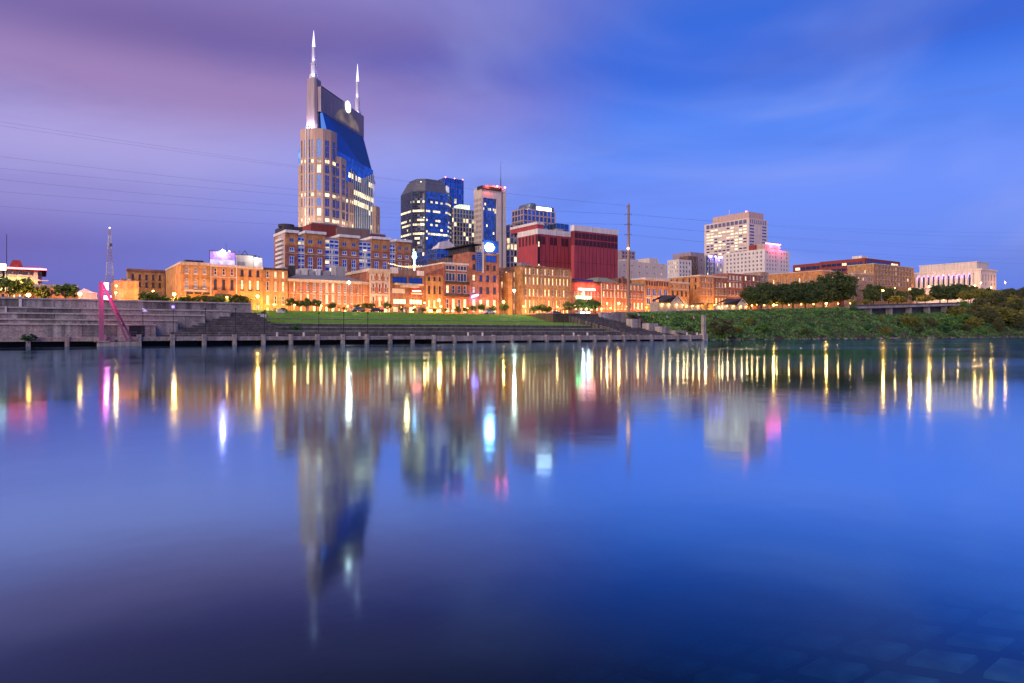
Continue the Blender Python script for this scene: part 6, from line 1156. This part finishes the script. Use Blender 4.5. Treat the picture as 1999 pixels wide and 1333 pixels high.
# ---- vines over the bank: leaf cover
lv = MB(); rv = random.Random(77)
for _ in range(52000):
    u_ = rv.random(); s = 180 + 340 * (u_ ** 1.25); p = rv.uniform(153.6, 187)
    if s < 188 and p < 161: continue
    z = bank_z(s, p); lump = max(0, math.sin(s * .33 + math.sin(p * .5) * 2) * math.sin(p * .42 + s * .11)) * 2.4 + max(0, math.sin(s * .16 + p * .2)) * 1.0 + max(0, math.sin(s * .9 + p)) * .5
    lump *= min(max((183 - p) / 9, .1), 1)
    leaf_quad(lv, Vector((s, p, z + rv.uniform(.0, .35) + lump * rv.uniform(.5, 1))), rv.uniform(.4, .75), rv, Vector((0, -.8, .9)))
o = lv.build('vines', M['kudzu'], None, loc=(0, 0, 0), rz=ANG, kind='stuff'); tag(o, 'dense green creeper blanketing the river bank', 'vines')
# ---- cars on the street
def car(label, px, p, body, face=0, lights=True):
    s = S(px, p); r = thing('parked_car', label, 'car', Wd(s, p, ground_z(s) - .02), ANG + face, 'cars along the riverfront street'); bm = weathered('car_paint', body, var=.05, rough=.25, spec=.6, streak=.05)
    prof = [(-2.2, .35), (2.2, .35), (2.25, .75), (1.9, .92), (1.1, .98), (.55, 1.42), (-1.2, 1.45), (-1.75, 1.0), (-2.2, .92)]
    mb = MB(); n = len(prof)
    for y in (-.85, .85): mb.v += [(x, y * (1 if z < 1 else .82), z) for x, z in prof]
    for i in range(n): j = (i + 1) % n; mb.f.append((i, j, n + j, n + i)); mb.m.append(0)
    mb.f += [tuple(range(n)), tuple(reversed(range(n, 2 * n)))]; mb.m += [0, 0]; mb.build('body', bm, r)
    for y in (-.79, .765): MB().box(-1.1, .5, y, y + .025, 1.02, 1.36).build('window', M['dgl'], r)
    for x in (-1.4, 1.4):
        for y in (-.88, .68): MB().tube((x, y, .33), (x, y + .2, .33), .33, n=12).build('wheel', M['black'], r)
    for y in (-.62, .62):
        MB().sphere((2.25, y, .7), .14, 8, 6).build('headlight', M['bulbw'] if lights == 'head' else M['trimw'], r); MB().box(-2.25, -2.19, y - .15, y + .15, .68, .85).build('tail_light', M['neonred'], r)
    if lights == 'head': lamp_light('headlight_beam', 900, (.9, .95, 1), .15, r, (2.7, 0, .8))
    return r
for lb, px, p, c_, f_, l_ in (('dark red car with glowing tail lights behind the tiered wall', 176, 207, (.25, .02, .02), 2.4, True), ('white car with glaring headlights before the red neon bar', 1132, 204.5, (.6, .6, .62), -1.75, 'head'), ('silver car with headlights on beside the white car', 1142, 206.5, (.45, .46, .5), -1.7, 'head'), ('dark car before the italianate house', 735, 205.8, (.05, .06, .08), 0, True), ('grey car before the modern dark fronted bar', 700, 205.8, (.2, .2, .22), 0, True), ('blue car parked before the brick mill', 1085, 205.4, (.05, .08, .2), 0, True), ('white car parked before the corner building', 955, 205.8, (.6, .58, .55), 0, True)): car(lb, px, p, c_, f_, l_)
ub = thing('parasol', 'dark parasol standing on the upper lawn edge before the brick mill', 'parasol', Wd(S(1101, 203), 203, 9.0), ANG); MB().tube((0, 0, 0), (0, 0, 2.7), .05, n=6).build('pole', M['black'], ub); MB().tube((0, 0, 2.2), (0, 0, 3.0), 1.5, .05, 8).build('canopy', M['redbrown'], ub)
for pr in proto + [protoy, ylp, midp, rbp, shp, shv, shk, shy, sm] + bigp: assert pr in used
